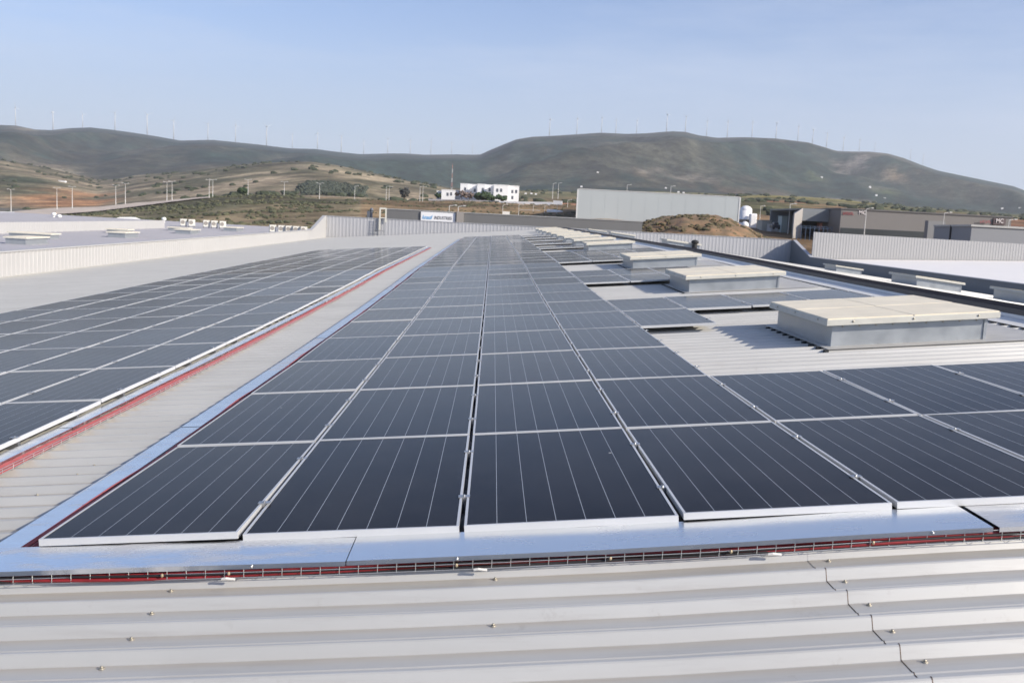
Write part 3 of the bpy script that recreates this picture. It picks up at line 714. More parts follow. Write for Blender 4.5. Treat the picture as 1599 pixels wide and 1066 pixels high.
# ------------------------------------------------------------ skylights
def skylight(x0, y0, W, L, base, label, group, f=zs, hc=.26, rim=.07, detail=True, dirx=0):
    """x0,y0: near-left corner of the curb"""
    e = tag(empty('skylight', (x0+W/2, y0+L/2, f(x0+W/2, y0+L/2)+base)), label, 'skylight', group)
    inv = Matrix.Translation(-e.location)
    def part(b, name, m, par=e, **k):
        o = b.obj(name, m, None, **k); o.parent = par
        o.matrix_parent_inverse = inv if par is e else Matrix.Identity(4)
        if par is not e: o.matrix_parent_inverse = inv@Matrix.Identity(4) if False else (par.matrix_parent_inverse.inverted()@inv if False else Matrix.Identity(4))
        return o
    top = base+hc
    b = MB(); b.rbox(x0, x0+W, y0, y0+L, base-.06, top, f); part(b, 'curb', M_CURB, bevel=.004 if detail else 0)
    b = MB(); b.rbox(x0+W-.03, x0+W+.004, y0-.012, y0+.02, base-.02, top-.01, f); part(b, 'corner_trim', M_CURB)
    ov = .10
    b = MB(); b.rbox(x0-ov, x0+W+ov, y0-ov, y0+L+ov, top-.012, top+rim-.012, f); part(b, 'lid_frame', M_LIDR, bevel=.006 if detail else 0)
    b = MB(); g = .012; xm = x0+W/2; ym = y0+L/2; z0 = top+rim-.011
    for (xa, xb) in ((x0-ov+.01, xm-g/2), (xm+g/2, x0+W+ov-.01)):
        for (ya, yb) in ((y0-ov+.01, ym), (ym+.002, y0+L+ov-.01)):
            b.rbox(xa, xb, ya, yb, z0-.01, z0+.012+(.003 if ya > ym-.01 else 0), f)
    part(b, 'lid_panel', M_LID, bevel=.005 if detail else 0)
    if detail:
        b = MB()
        for i in range(9):
            x = x0+.12+i*(W-.24)/8; z = f(x, y0)+top-.035; b.ball((x, y0-.004, z), .009, .008, .009, 8, 6)
        for i in range(6):
            yy = y0+.15+i*(L-.3)/5; z = f(x0, yy)+top-.035; b.ball((x0-.004, yy, z), .008, .009, .009, 8, 6)
        for x in (x0+.2, x0+W/2, x0+W-.15):
            b.ball((x, y0-ov-.003, f(x, y0)+top+.03), .012, .009, .012, 8, 6)
        for yy in (y0+.2, y0+L*.5, y0+L-.3): b.ball((x0-ov-.003, yy, f(x0, yy)+top+.03), .009, .012, .012, 8, 6)
        part(b, 'bolt', M_BOLT, smooth=True)
    # flashing sheet round the curb lying on the ribs
    b = MB(); b.rbox(x0-.10, x0+W+.75, y0-.20, y0+L+.2, CREST+.003, CREST+.008, f) if base < -.09 else b.rbox(x0-.1, x0+W+.1, y0-.15, y0+L+.15, base-.004, base+.003, f)
    part(b, 'flashing', M_FLASH)
    if detail:                                          # foam fillers closing the ribs under the flashing's left edge
        k = math.ceil((y0-.2-PH)/PITCHR)
        while PH+k*PITCHR < y0+L+.2:
            b = MB(); yy = PH+k*PITCHR; b.rbox(x0-.14, x0-.098, yy-.05, yy+.015, PAN, CREST+.002, f); k += 1
            part(b, 'rib_filler', M_DARK)
    return e
LS = ['nearest big cream skylight on the roof, in front of the others', 'second nearest cream skylight on the roof, right of the panels', 'third cream skylight from the camera, on the near roof slope']
ysk = [6.33, 14.45, 22.25]
for k in range(9): ysk.append(34.9+6.27*k-(0 if k < 3 else .4*(k-2)))
for k, y in enumerate(ysk):
    lab = LS[k] if k < 3 else 'low cream skylight, %s in the receding right row of skylights' % ORD[k]
    skylight(6.06, y, 1.77, 2.1, -.10, lab, 'skylights beside the central array', detail=k < 3)
def zroofR(x, y): return zs(x, y)
for k, (x, y, W, L, lab) in enumerate(((18.6, 24.4, 1.75, 2.4, 'skylight half cut by the right picture edge beyond the ridge'), (18.6, 32.6, 1.75, 2.4, 'skylight beyond the ridge in front of the dark parapet, nearer one'), (24.0, 56.6, 1.6, 2.2, 'small skylight beyond the ridge under the dark parapet shadow'),
        (12.1, 50.5, 1.8, 2.2, 'long skylight beyond the ridge beside the black vent'), (11.5, 72, 1.8, 2.3, 'pale skylight just over the ridge, left of the one by the vent'), (11.7, 92, 1.8, 2.3, 'farthest skylight over the ridge close to the end parapet'))):
    skylight(x, y, W, L, -.12, lab, 'skylights beyond the ridge', detail=False, hc=.33)
v = Vector((13.6, 50.4, 0)); v.z = zs(13.6, 50.4)-.1
b = MB(); b.tube([v, v+Vector((0, 0, .38))], .14, 12); b.ball(v+Vector((0, 0, .45)), .22, .22, .13, 14, 8)
tag(b.obj('roof_vent', M_DARK, None, True), 'small black mushroom vent on the far roof beside a skylight', 'vent')

# ------------------------------------------------------------ ladder over the end parapet
lad = tag(empty('access_ladder', (-9.4, YW-.3, -1.4)), 'metal access ladder with tall handrails over the end parapet', 'ladder')
b = MB()
for x in (-9.95, -9.55): b.tube([(x, YW-.35, -1.45), (x, YW-.35, 1.0)], .035, 6)
for i in range(8): b.tube([(-9.95, YW-.35, -1.2+.3*i), (-9.55, YW-.35, -1.2+.3*i)], .02, 5)
b.tube([(-10.0, YW-.4, -.25), (-8.9, YW-.4, -.30)], .03, 5); b.tube([(-9.05, YW-.35, -1.45), (-9.05, YW-.35, .9)], .03, 6)
o = b.obj('ladder_rails', mat('ladder_grey', (.25, .26, .27), .5, metal=.4)); reparent(o, lad)
b = MB()
for x in (-9.45, -8.85):
    b.box(x-.07, x+.07, YW-.25, YW-.15, -.2 if x < -9 else .6, 2.0)
b.box(-9.5, -8.8, YW-.26, YW-.14, 1.9, 2.05); b.box(-9.4, -8.9, YW-.24, YW-.16, .98, 1.06)
o = b.obj('handrail', mat('handrail_cream', (.62, .60, .52), .5)); reparent(o, lad)
b = MB(); b.box(-10.85, -10.55, YW+.3, YW+.6, .8, 1.65); b.tube([(-10.4, YW+.4, .8), (-10.4, YW+.4, 1.75)], .12, 8); b.ball((-10.4, YW+.4, 1.8), .2, .2, .2, 10, 6)
tag(b.obj('vent_pipe', mat('pipe_dark', (.10, .11, .13), .5), None), 'dark vent pipe standing behind the end parapet left of the ladder', 'vent pipe')

# ------------------------------------------------------------ left neighbouring bay
nb = tag(empty('warehouse', (-30, 60, -9)), 'neighbouring warehouse bay on the left with flat lavender-grey roof and white parapet', 'warehouse')
M_LROOF = mat('left_roof', (.40, .39, .41), .5, noise_amt=.08, noise_scale=.3)
zl = lambda x, y: -1.12-.006*(x+31)
b = MB(); 
for y0 in range(-6, 128, 1):
    b.rbox(-62, -15.12, y0, y0+.93, -.3, 0, zl); b.rbox(-62, -15.12, y0+.93, y0+1, -.3, .035, zl)
o = b.obj('roof', M_LROOF); reparent(o, nb)
b = ribbed_wall((-31.2, -6), (-31.2, YW-.5), -1.4, -1.4, -.33, -.33, pitch=.4); o = b.obj('parapet_wall', M_WALLW); reparent(o, nb)
b = MB(); b.box(-62, -15.12, 127.9, 128.1, -9, -1.3); b.box(-62, -15.12, -6.2, -6.0, -9, -1.3); b.box(-62.2, -62, -6, 128, -9, -.8); o = b.obj('outer_wall', M_WALLG); reparent(o, nb)
for k, (px, d, W, L, lab) in enumerate(((38, 54, 1.1, 2.7, 'white skylight on the left roof, nearest and leftmost'), (194, 70, 1.2, 2.7, 'white skylight on the left roof, second from left'), (297, 85, 1.3, 2.7, 'white skylight on the left roof below the rooftop units'), (369, 101, 1.3, 2.7, 'rightmost small white skylight on the left roof'))):
    v = P(px, 0, d); skylight(v.x-W, v.y, W, L, .0, lab, 'skylights on the left roof', f=lambda x, y: zl(x, y), hc=.36, detail=False)
for k, (px, d, W, L, lab) in enumerate(((12, 62, 2.6, 1.3, 'grey skylight behind the leftmost one at the white wall'), (166, 78, 1.6, 1.3, 'grey skylight behind the second one at the white wall'), (262, 92, 1.8, 1.3, 'grey skylight at the end of the white wall'))):
    v = P(px, 0, d); skylight(v.x, v.y, W, L, .0, lab, 'skylights on the left roof', f=lambda x, y: zl(x, y), hc=.30, detail=False)
def hvac_unit(px, y, d, lab):
    v = P(px, y, d); z0 = zl(v.x, v.y)
    e = tag(empty('hvac_unit', (v.x, v.y, z0)), lab, 'air conditioner', 'air conditioners on the left roof')
    h = .85
    b = MB().box(-.42, .42, -.2, .2, .22, .22+h); bb = child('casing', b.mesh('casing', mat('hvac_white', (.58, .56, .50), .5)), e)
    b = MB(); b.tube([(-.12, -.204, .22+h*.52), (-.12, -.214, .22+h*.52)], .27, 16); child('fan_grille', b.mesh('fan_grille', mat('grille_dark', (.22, .20, .18), .6)), e)
    b = MB(); b.box(-.38, -.3, -.2, .2, 0, .22); b.box(.3, .38, -.2, .2, 0, .22); child('stand', b.mesh('stand', M_RAIL), e)
    e.rotation_euler = (0, 0, R(28)); e.scale = (.82, .82, .82)
for k, px in enumerate((286, 299, 322, 334.5, 347.5)): hvac_unit(px, 0, 108, 'white rooftop air conditioner, %s from left in the farther left cluster' % ORD[k])
for k, px in enumerate((426, 439.5, 451, 462.5, 474.5)): hvac_unit(px, 0, 103, 'white rooftop air conditioner, %s from left in the cluster near the sloping parapet' % ORD[k])
for k, (px, y) in enumerate(((83, 334), (91.5, 337), (255.5, 341.5))):
    v = P(px, y, 118); b = MB(); z0 = zl(v.x, v.y) if k == 2 else v.z-.8
    b.tube([(v.x, v.y, z0-.3), (v.x, v.y, v.z)], .12, 8); b.ball(v, .30, .30, .22, 10, 6)
    tag(b.obj('roof_vent', mat('vent_white', (.75, .74, .70), .5), None, True), ['white domed vent above the far left wall, left of a pair', 'white domed vent above the far left wall, right of a pair', 'small round white vent left of the rooftop units'][k], 'vent')
# farther brownish roof and a white canopy
b = MB(); A = P(-300, 341, 125); B = P(135, 341, 125); b.box(A.x, B.x, 118, 165, -9, A.z-.8)
fr = tag(empty('shed', ((A.x+B.x)/2, 140, -9)), 'low shed with a dull brown-grey roof beyond the left white wall', 'shed')
o = b.obj('walls', M_WALLG); reparent(o, fr)
b = MB(); z0 = A.z-.8; b.add([(A.x-.5, 117.5, z0), (B.x+.5, 117.5, z0), (B.x-2, 142, z0+1.35), (A.x-.5, 142, z0+1.6), (B.x+.5, 166, z0), (A.x-.5, 166, z0)], [(0, 1, 2, 3), (3, 2, 4, 5), (1, 4, 2)])
o = b.obj('roof', mat('brown_roof', (.26, .225, .185), .8, noise_amt=.15, noise_scale=.3)); reparent(o, fr)
A = P(133, 344.5, 132); B = P(197, 345.5, 132); b = MB(); b.box(A.x, B.x, A.y, A.y+6, A.z, A.z+.32)
Cc = P(185, 341, 132); b.add([(Cc.x-1.3, A.y, A.z+.33), (Cc.x+1.2, A.y, A.z+.33), (Cc.x, A.y+.2, A.z+.75), (Cc.x-1.3, A.y+6, A.z+.33), (Cc.x+1.2, A.y+6, A.z+.33), (Cc.x, A.y+5.8, A.z+.75)], [(0, 1, 2), (3, 5, 4), (0, 2, 5, 3), (1, 4, 5, 2)])
for x in (A.x+.2, B.x-.2): b.box(x-.1, x+.1, A.y+2, A.y+2.2, -9, A.z)
tag(b.obj('canopy', mat('canopy_white', (.8, .76, .68), .5)), 'flat white canopy with a small peaked end behind the left roof', 'canopy')

# ------------------------------------------------------------ right neighbouring bay
rb = tag(empty('warehouse', (60, 40, -9)), 'neighbouring warehouse bay on the right with bright white roof and ribbed grey end wall', 'warehouse')
b = MB(); zrr = lambda x, y: -.86+.040*(x-33.3)
for i in range(12):
    b.rbox(33.33+i*3.2, 33.33+(i+1)*3.2, -6, 89.9, -.3, 0, zrr)
o = b.obj('roof', mat('right_roof', (.88, .82, .74), .5, noise_amt=.04, noise_scale=.4)); reparent(o, rb)
o = ribbed_wall((33.4, 90), (72, 90), -2.0, -.5, 1.78, 1.50, pitch=.28).obj('end_wall', mat('end_wall_grey', (.36, .355, .35), .55, noise_amt=.05, noise_scale=.5)); reparent(o, rb)
b = MB(); b.box(33.4, 72, 90.2, 90.3, -9, -.3); b.box(71.8, 72, -6, 90, -9, -.2); b.box(33.4, 72, -6.2, -6, -9, -1.2); o = b.obj('outer_wall', M_WALLG); reparent(o, rb)

# ------------------------------------------------------------ grey building with the blue sign
def text_mesh(txt, size, ext, m, name, shear=0, sx=1):
    cu = bpy.data.curves.new(name, 'FONT'); cu.body = txt; cu.size = size; cu.extrude = ext; cu.shear = shear; cu.align_x = 'LEFT'; cu.align_y = 'BOTTOM'; cu.offset = size*.012
    o = bpy.data.objects.new(name, cu); COL.objects.link(o); dg = bpy.context.evaluated_depsgraph_get(); me = bpy.data.meshes.new_from_object(o.evaluated_get(dg))
    bpy.data.objects.remove(o); me.materials.clear(); me.materials.append(m); me.name = name
    return me
gb = tag(empty('factory', (5, 140, -9)), 'long low dark-grey factory behind the end parapet with a blue and grey sign', 'factory')
A = P(603, 327, 134); Bp = P(1005, 347, 134); yA = A.y
M_GB = mat('factory_grey', (.155, .155, .152), .6, noise_amt=.1, noise_scale=.3, stretch=(1, 1, .1))
gb_b = MB().box(A.x, Bp.x, yA, yA+40, -9, 2.0); o = gb_b.obj('walls', M_GB); reparent(o, gb)
b = MB(); b.box(A.x-.1, Bp.x+.1, yA-.08, yA+40.1, 2.0, 2.12); o = b.obj('roof_trim', mat('trim_pale', (.34, .34, .33), .5)); reparent(o, gb)
xx = P(735, 340, 134).x; b = MB().box(P(713, 340, 134).x, P(724, 340, 134).x, yA-.5, yA-.01, -9, 2.16); o = b.obj('door_bay', mat('bay_brown', (.30, .275, .25), .6)); reparent(o, gb)
sg0 = P(657, 331, 133.6); sg1 = P(711, 346, 133.6)
sgn = MB().box(sg0.x, sg1.x, yA-.22, yA-.05, .62, 1.92).obj('sign_board', mat('sign_white', (.78, .78, .78), .5)); reparent(sgn, gb)
W_ = sg1.x-sg0.x
tb = text_mesh('knauf', .95, .01, mat('sign_blue', (.03, .30, .62), .5), 'blue_lettering', .25)
o = bpy.data.objects.new('blue_lettering', tb); COL.objects.link(o); xs_ = [v.co.x for v in tb.vertices]; s = 1.42/(max(xs_)-min(xs_))
o.parent = sgn; o.matrix_parent_inverse = sgn.matrix_world.inverted(); o.location = (sg0.x+.18-5, yA-.235-140, .80+9); o.rotation_euler = (R(90), 0, 0); o.scale = (s, .78, 1)
tb = text_mesh('INDUSTRIES', .72, .01, mat('sign_grey', (.10, .10, .11), .5), 'grey_lettering', .2)
o2 = bpy.data.objects.new('grey_lettering', tb); COL.objects.link(o2); xs_ = [v.co.x for v in tb.vertices]; s = 2.42/(max(xs_)-min(xs_))
o2.parent = sgn; o2.location = (sg0.x+1.80-5, yA-.235-140, .86+9); o2.rotation_euler = (R(90), 0, 0); o2.scale = (s, .85, 1)
SIGNFIX = [(o, sgn), (o2, sgn)]

# ------------------------------------------------------------ big pale hall, mound, silos
def gz(px, d): return terrain_z(px, d)
hall = tag(empty('hall', (46, 270, 0)), 'big windowless pale blue-grey hall beyond the brown mound', 'hall')
A = P(901, 296, 262); Bq = P(1153, 309, 262)
b = MB(); b.hexa([(A.x, 257, -3), (Bq.x, 257, -3), (Bq.x+7, 300, -3), (A.x+6, 300, -3), (A.x, 257, 10.15), (Bq.x, 257, 10.15), (Bq.x+7, 300, 10.15), (A.x+6, 300, 10.15)])
for k in range(1, 12): xk = A.x+(Bq.x-A.x)*k/12; b.box(xk-.015, xk+.015, 256.98, 256.995, -3, 10.15)
o = b.obj('walls', mat('hall_blue', (.42, .45, .45), .55, noise_amt=.05, noise_scale=.1)); reparent(o, hall)
b = MB(); b.hexa([(A.x-.1, 256.9, 10.155), (Bq.x+.1, 256.9, 10.155), (Bq.x+7, 300.2, 10.155), (A.x+6, 300.2, 10.155), (A.x-.1, 256.9, 10.3), (Bq.x+.1, 256.9, 10.3), (Bq.x+7, 300.2, 10.3), (A.x+6, 300.2, 10.3)]); o = b.obj('roof_edge', mat('hall_edge', (.62, .62, .60), .5)); reparent(o, hall)
for xa, xb in ((A.x-.35, A.x-.01), (Bq.x+.01, Bq.x+.4)): o = MB().box(xa, xb, 256.9, 257.3, -3, 10.15).obj('corner_post', MATS['hall_edge']); reparent(o, hall)

def mound():
    b = MB(); n = 70; mth = 34; rnd = random.Random(3)
    c0 = P(1085, 340, 165); tops = [(990, 360), (1005, 347), (1030, 341), (1060, 337.5), (1085, 336.5), (1110, 338), (1140, 345), (1165, 357), (1195, 371), (1240, 384)]
    for i in range(n):
        px = 975+(1262-975)*i/(n-1)
        zt = P(px, interp(tops, px), 165).z
        for j in range(mth):
            d = 128+(205-128)*j/(mth-1); t = (d-128)/(205-128); s = math.sin(math.pi*clampf(t, 0, 1))**.7
            v = P(px, 0, d); z = -9+(zt+9)*s+.9*noise.fractal(Vector((v.x/5, v.y/5, 2)), .9, 2, 5)*min(1, s*2)
            b.v.append((v.x, v.y, z))
    for i in range(n-1):
        for j in range(mth-1): a = i*mth+j; b.f.append((a, a+mth, a+mth+1, a+1))
    m = mat('mound_earth', (.30, .17, .088), .95, noise_amt=.65, noise_scale=.5, bump=.4, bump_scale=1, col2=(.105, .088, .045))
    struct(b.obj('earth_mound', m, None, True))
    return tops
TOPS = mound()
def leafblob(b, c, r, rnd, n=14, flat=.75):
    for k in range(n):
        th = rnd.uniform(0, 2*math.pi); ph = math.acos(rnd.uniform(-.3, 1)); q = r*rnd.uniform(.45, 1)
        p = Vector(c)+Vector((q*math.sin(ph)*math.cos(th), q*math.sin(ph)*math.sin(th), q*math.cos(ph)*flat))
        s = r*rnd.uniform(.22, .42); b.ball(p, s, s, s*.8, 5, 4, .3, rnd)
M_SHRUB = mat('shrub_olive', (.120, .115, .060), .9, noise_amt=.5, noise_scale=.08, col2=(.052, .060, .030))
M_TREE = mat('tree_green', (.050, .085, .028), .85, noise_amt=.5, noise_scale=1.5, col2=(.02, .035, .013))
rnd = random.Random(11); b = MB()
for k in range(330):
    px = rnd.uniform(1000, 1230); d = rnd.uniform(148, 170); v = P(px, 0, d); tt = (d-128)/(77); s = math.sin(math.pi*tt)**.7
    zt = P(px, interp(TOPS, px), 165).z; z = -9+(zt+9)*s; r = rnd.uniform(.15, .5)
    b.ball((v.x, v.y, z+r*.1), r, r, r*.6, 6, 4, .3, rnd)
tag(b.obj('mound_scrub', mat('scrub_brown', (.13, .09, .045), .9, noise_amt=.5, noise_scale=1, col2=(.07, .07, .03))), 'low brown scrub growing over the earth mound', 'scrub', None, 'stuff')
# scrubland on the left and centre
b = MB(); rnd = random.Random(5)
for k in range(6500):
    px = rnd.uniform(-120, 905); d = rnd.uniform(205, 384)
    if px > 560 and rnd.random() < .5: continue
    u = (px-799.5)/FPX*d
    if noise.noise(Vector((u/30, d/16, 4))) < .02+rnd.uniform(-.2, .2): continue
    if px < 330:
        yc = interp(L_C, px); vv = on_ground(px, d); yy = yh(px)-(vv.z-CAM.z)*FPX/d
        if yy < yc+1.7*road_band(px)+1.2: continue
    v = on_ground(px, d); r = rnd.uniform(.25, .8)*(1 if px < 560 else .6)
    b.ball((v.x, v.y, v.z+r*.25), r*rnd.uniform(.9, 1.5), r, r*.62, 6, 4, .35, rnd)
tag(b.obj('scrubland', M_SHRUB), 'dark green and olive scrub covering the slope beyond the roofs', 'scrub', None, 'stuff')
b = MB()
for k in range(900):
    px = rnd.gauss(517, 27); d = rnd.uniform(655, 800)
    if not 462 < px < 572: continue
    v = on_ground(px, d); r = rnd.uniform(.8, 1.9); b.ball((v.x, v.y, v.z+r*.4), r, r, r*.9, 6, 4, .35, rnd)
tag(b.obj('grove', mat('grove_green', (.066, .078, .052), .9, noise_amt=.4, noise_scale=.2)), 'dark green grove of trees on the tan hillside', 'grove', None, 'stuff')
b = MB()
for k in range(1500):                                   # bushes dotted over the nearer hills
    px = rnd.uniform(-100, 1600); d = rnd.uniform(430, 1700)
    u = (px-799.5)/FPX*d
    if noise.noise(Vector((u/80, d/120, 8))) < .05: continue
    v = on_ground(px, d); r = rnd.uniform(1.2, 3.0); b.ball((v.x, v.y, v.z+r*.3), r*1.4, r, r*.7, 6, 4, .3, rnd)
tag(b.obj('hillside_bushes', mat('bush_dark', (.05, .06, .03), .9)), 'scattered dark bushes over the distant tan hills', 'bushes', None, 'stuff')

def tree(px, ybase, d, h, w_, lab, m=M_TREE, bare=False):
    v = P(px, ybase, d); e = tag(empty('tree', v), lab, 'tree'); rnd = random.Random(int(px))
    t = MB(); t.tube([(0, 0, -1), (0, 0, h*.35), (.1, 0, h*.7)], h*.05, 7, r1=h*.02)
    for k in range(7):
        a = rnd.uniform(0, 6.28); t.tube([(0, 0, h*rnd.uniform(.25, .5)), (math.cos(a)*w_*.35, math.sin(a)*w_*.35, h*rnd.uniform(.6, .85))], h*.02, 5, r1=h*.008)
    child('trunk', t.mesh('trunk', mat('bark', (.10, .075, .05), .9)), e)
    b = MB()
    for k in range(60 if not bare else 26):
        th = rnd.uniform(0, 2*math.pi); q = rnd.uniform(0, 1)**.5*w_/2; z = h*.58+rnd.uniform(-.42, .42)*h*math.sqrt(max(0, 1-(2*q/w_)**2))
        s = rnd.uniform(.09, .17)*w_; b.ball((q*math.cos(th), q*math.sin(th), z), s, s, s*.8, 6, 5, .35, rnd)
    child('crown', b.mesh('crown', m), e)
tree(753, 315, 410, 3.9, 6.6, 'rounded dark green tree in front of the white villa centre')
tree(766, 314.5, 412, 2.4, 3.6, 'low dark shrub tree right of the rounded tree at the villa')
tree(781.5, 315.5, 405, 2.8, 4.6, 'round green tree near the right end of the white villa')
tree(683, 310, 425, 2.2, 3, 'small dark bush at the left corner of the white villa')
tree(720, 313, 414, 4.2, 5.2, 'leafless brownish tree in front of the villa low wing', mat('bare_brown', (.16, .12, .10), .9), True)
tree(732, 312, 420, 3.2, 3.4, 'second leafless brownish tree beside the villa', mat('bare_brown', (.16, .12, .10), .9), True)
tree(630.5, 311, 430, 5.2, 4.2, 'single dark round tree left of the villa among lamp posts', mat('tree_dark', (.06, .06, .055), .9))
tree(378, 304.5, 420, 3.2, 4, 'lone dark bush on the crest of the orange slope')

# ------------------------------------------------------------ villa
M_VW = mat('villa_white', (.86, .85, .83), .6, noise_amt=.03, noise_scale=.3)
M_VS = mat('villa_window', (.10, .11, .13), .3)
def block(parent, px0, px1, ytop, ybot, d, depth, win=()):
    A = P(px0, ytop, d); B_ = P(px1, ytop, d); z1 = (P((px0+px1)/2, ytop, d)).z; z0 = P((px0+px1)/2, ybot, d).z-2.5
    b = MB(); b.box(A.x, B_.x, A.y, A.y+depth, z0, z1); b.box(A.x-.1, B_.x+.1, A.y-.1, A.y+depth+.1, z1, z1+.25)
    o = b.obj('wall', M_VW); reparent(o, parent)
    for (wx, wy) in win:
        v = P(wx, wy, d); b = MB(); b.box(v.x-.45, v.x+.45, A.y-.04, A.y+.02, v.z-.7, v.z+.7); w_ = b.obj('window', M_VS); reparent(w_, parent)
villa = tag(empty('villa', P(745, 312, 420)), 'white flat-roofed villa made of stepped cubes on the slope', 'villa')
block(villa, 680.5, 692, 299.5, 311, 428, 8, [(686, 304)]); block(villa, 688, 709, 298, 310, 424, 9, [(697.5, 304), (703, 303.5)])
block(villa, 704, 732, 299, 312, 432, 8)
block(villa, 717, 729, 288.3, 303, 426, 12, [(724.5, 296)]); block(villa, 727, 743, 289.3, 311, 430, 12, [(739.5, 298)])
block(villa, 743.5, 756, 289, 313, 419, 14, [(752, 297)]); block(villa, 755, 770, 290.2, 312, 427, 12, [(762.5, 297), (763, 304)])
block(villa, 769, 792, 290.3, 314, 416, 14, [(774.5, 298), (780.5, 298)]); block(villa, 791, 808.5, 291.8, 314.5, 418, 12, [(798, 300), (804, 300), (798.5, 309)])
def px_wall(name, px0, px1, yt0, yt1, yb0, yb1, d0, d1, m, lab, cat, t=.3):
    A = P(px0, yt0, d0); B_ = P(px1, yt1, d1); zb0 = P(px0, yb0, d0).z; zb1 = P(px1, yb1, d1).z
    dn = (B_-A); dn.z = 0; nn = Vector((-dn.y, dn.x, 0)).normalized()*t
    b = MB(); b.hexa([(A.x, A.y, zb0-1.5), (B_.x, B_.y, zb1-1.5), (B_.x+nn.x, B_.y+nn.y, zb1-1.5), (A.x+nn.x, A.y+nn.y, zb0-1.5), tuple(A), tuple(B_), (B_.x+nn.x, B_.y+nn.y, B_.z), (A.x+nn.x, A.y+nn.y, A.z)])
    return tag(b.obj(name, m), lab, cat)
px_wall('perimeter_wall', 778, 862, 314.6, 316, 319.5, 321.5, 378, 372, M_VW, 'long white perimeter wall below the villa', 'wall')
px_wall('perimeter_wall', 862.5, 876.5, 313.5, 314.5, 321, 321.6, 371, 370, M_VW, 'short white end piece of the villa perimeter wall', 'wall')
px_wall('retaining_wall', 668, 778, 311, 314, 315, 318, 408, 405, mat('wall_dull', (.42, .40, .40), .7), 'dull grey low wall in front of the white villa', 'wall')
px_wall('stone_wall', 811, 843, 327.5, 328.5, 335, 335, 300, 300, mat('wall_cool', (.42, .43, .45), .7), 'grey-white low building wall right of the pole row', 'wall', 6)
px_wall('stone_wall', 853, 870, 327, 330, 334, 335, 296, 294, M_VW, 'bright white short wall beyond the grey factory roof', 'wall', 5)
px_wall('site_box', 784.5, 795.5, 330.2, 330.7, 336, 336, 220, 220, mat('box_white', (.75, .72, .66), .6), 'small white site cabin standing just above the grey factory roof', 'cabin', 2.4)
px_wall('retaining_wall', 1223, 1267, 358.5, 362, 372, 374, 230, 230, mat('wall_tan', (.36, .32, .26), .8, noise_amt=.2), 'tan concrete wall in front of the loading bay', 'wall', .6)
px_wall('retaining_wall', 1350, 1448, 363.5, 367.5, 376, 378, 215, 215, mat('wall_tan2', (.40, .37, .32), .8), 'pale strip of wall under the brown factory', 'wall', .6)

# ------------------------------------------------------------ white silos beside the hall
silo = tag(empty('silo', P(1163, 350, 250)), 'cluster of rounded white tanks beside the pale hall', 'silo')
M_SILO = mat('silo_white', (.85, .83, .80), .5)
v = P(1163, 345, 250); b = MB(); b.tube([(v.x, v.y, -3), (v.x, v.y, P(1163, 329, 250).z)], 1.55, 20); b.ball((v.x, v.y, P(1163, 329, 250).z), 1.55, 1.55, 1.2, 20, 8); o = b.obj('tank', M_SILO, None, True); reparent(o, silo)
v = P(1174.5, 340, 247); b = MB(); b.box(v.x-.85, v.x+.85, v.y-1, v.y+1, -3, P(1174, 334, 247).z); o = b.obj('tower', M_SILO, bevel=.25); reparent(o, silo)
v = P(1163, 352, 244); b = MB(); b.ball((v.x, v.y, v.z), 1.0, 1.0, 1.0, 14, 10); b.tube([(v.x, v.y, -3), (v.x, v.y, v.z)], .9, 12); o = b.obj('small_tank', M_SILO, None, True); reparent(o, silo)
v = P(1160, 345, 247); b = MB(); b.box(v.x-1.4, v.x+1.1, v.y-1.6, v.y-1.4, v.z-.45, v.z+.35); o = b.obj('opening', M_DARK); reparent(o, silo)

# ------------------------------------------------------------ loading hall and brown-grey factory on the right
M_BF = mat('brown_grey_wall', (.185, .172, .160), .65, noise_amt=.08, noise_scale=.2)
fac = tag(empty('factory', P(1400, 362, 205)), 'long brown-grey factory on the right with red and white signs', 'factory')
dF = 205
A = P(1311, 327.5, dF); z1 = A.z; Bf = P(1580, 345, dF)
b = MB(); b.box(A.x, Bf.x, A.y, A.y+45, -2, z1); o = b.obj('walls', M_BF); reparent(o, fac)
b = MB(); b.box(A.x-.2, Bf.x+.2, A.y-.2, A.y+45.2, z1, z1+.3); o = b.obj('roof_edge', mat('bf_edge', (.11, .105, .10), .6)); reparent(o, fac)
a_ = P(1311, 357, dF); c_ = P(1448, 363, dF); b = MB(); b.box(A.x+.3, c_.x, A.y-.12, A.y+.02, .6, a_.z+.2); o = b.obj('window_band', mat('band_dark', (.045, .05, .05), .3)); reparent(o, fac)
def sign(px, ytop, ybot, d, txt, m, x1, par, lab=None):
    v = P(px, ybot, d); h = P(px, ytop, d).z-v.z; me = text_mesh(txt, h*1.35, .02, m, 'sign_lettering')
    xs_ = [q.co.x for q in me.vertices]; s = (P(x1, ybot, d).x-v.x)/(max(xs_)-min(xs_))
    o = bpy.data.objects.new('sign_lettering', me); COL.objects.link(o); o.location = v; o.rotation_euler = (R(90), 0, 0); o.scale = (s, 1, 1)
    reparent(o, par)
M_SR = mat('sign_red', (.34, .07, .07), .5); M_SW = mat('sign_pale', (.72, .66, .64), .5)
A_y = A.y
def ypd(px, yworld): return (yworld-CAM.y)/((Fh+Rh*((px-809.2)/FPX*.992)).y)
def fsign(px0, px1, yt, yb, txt, m, yw): d = ypd(px0, yw); sign(px0, yt, yb, d, txt, m, px1, fac)
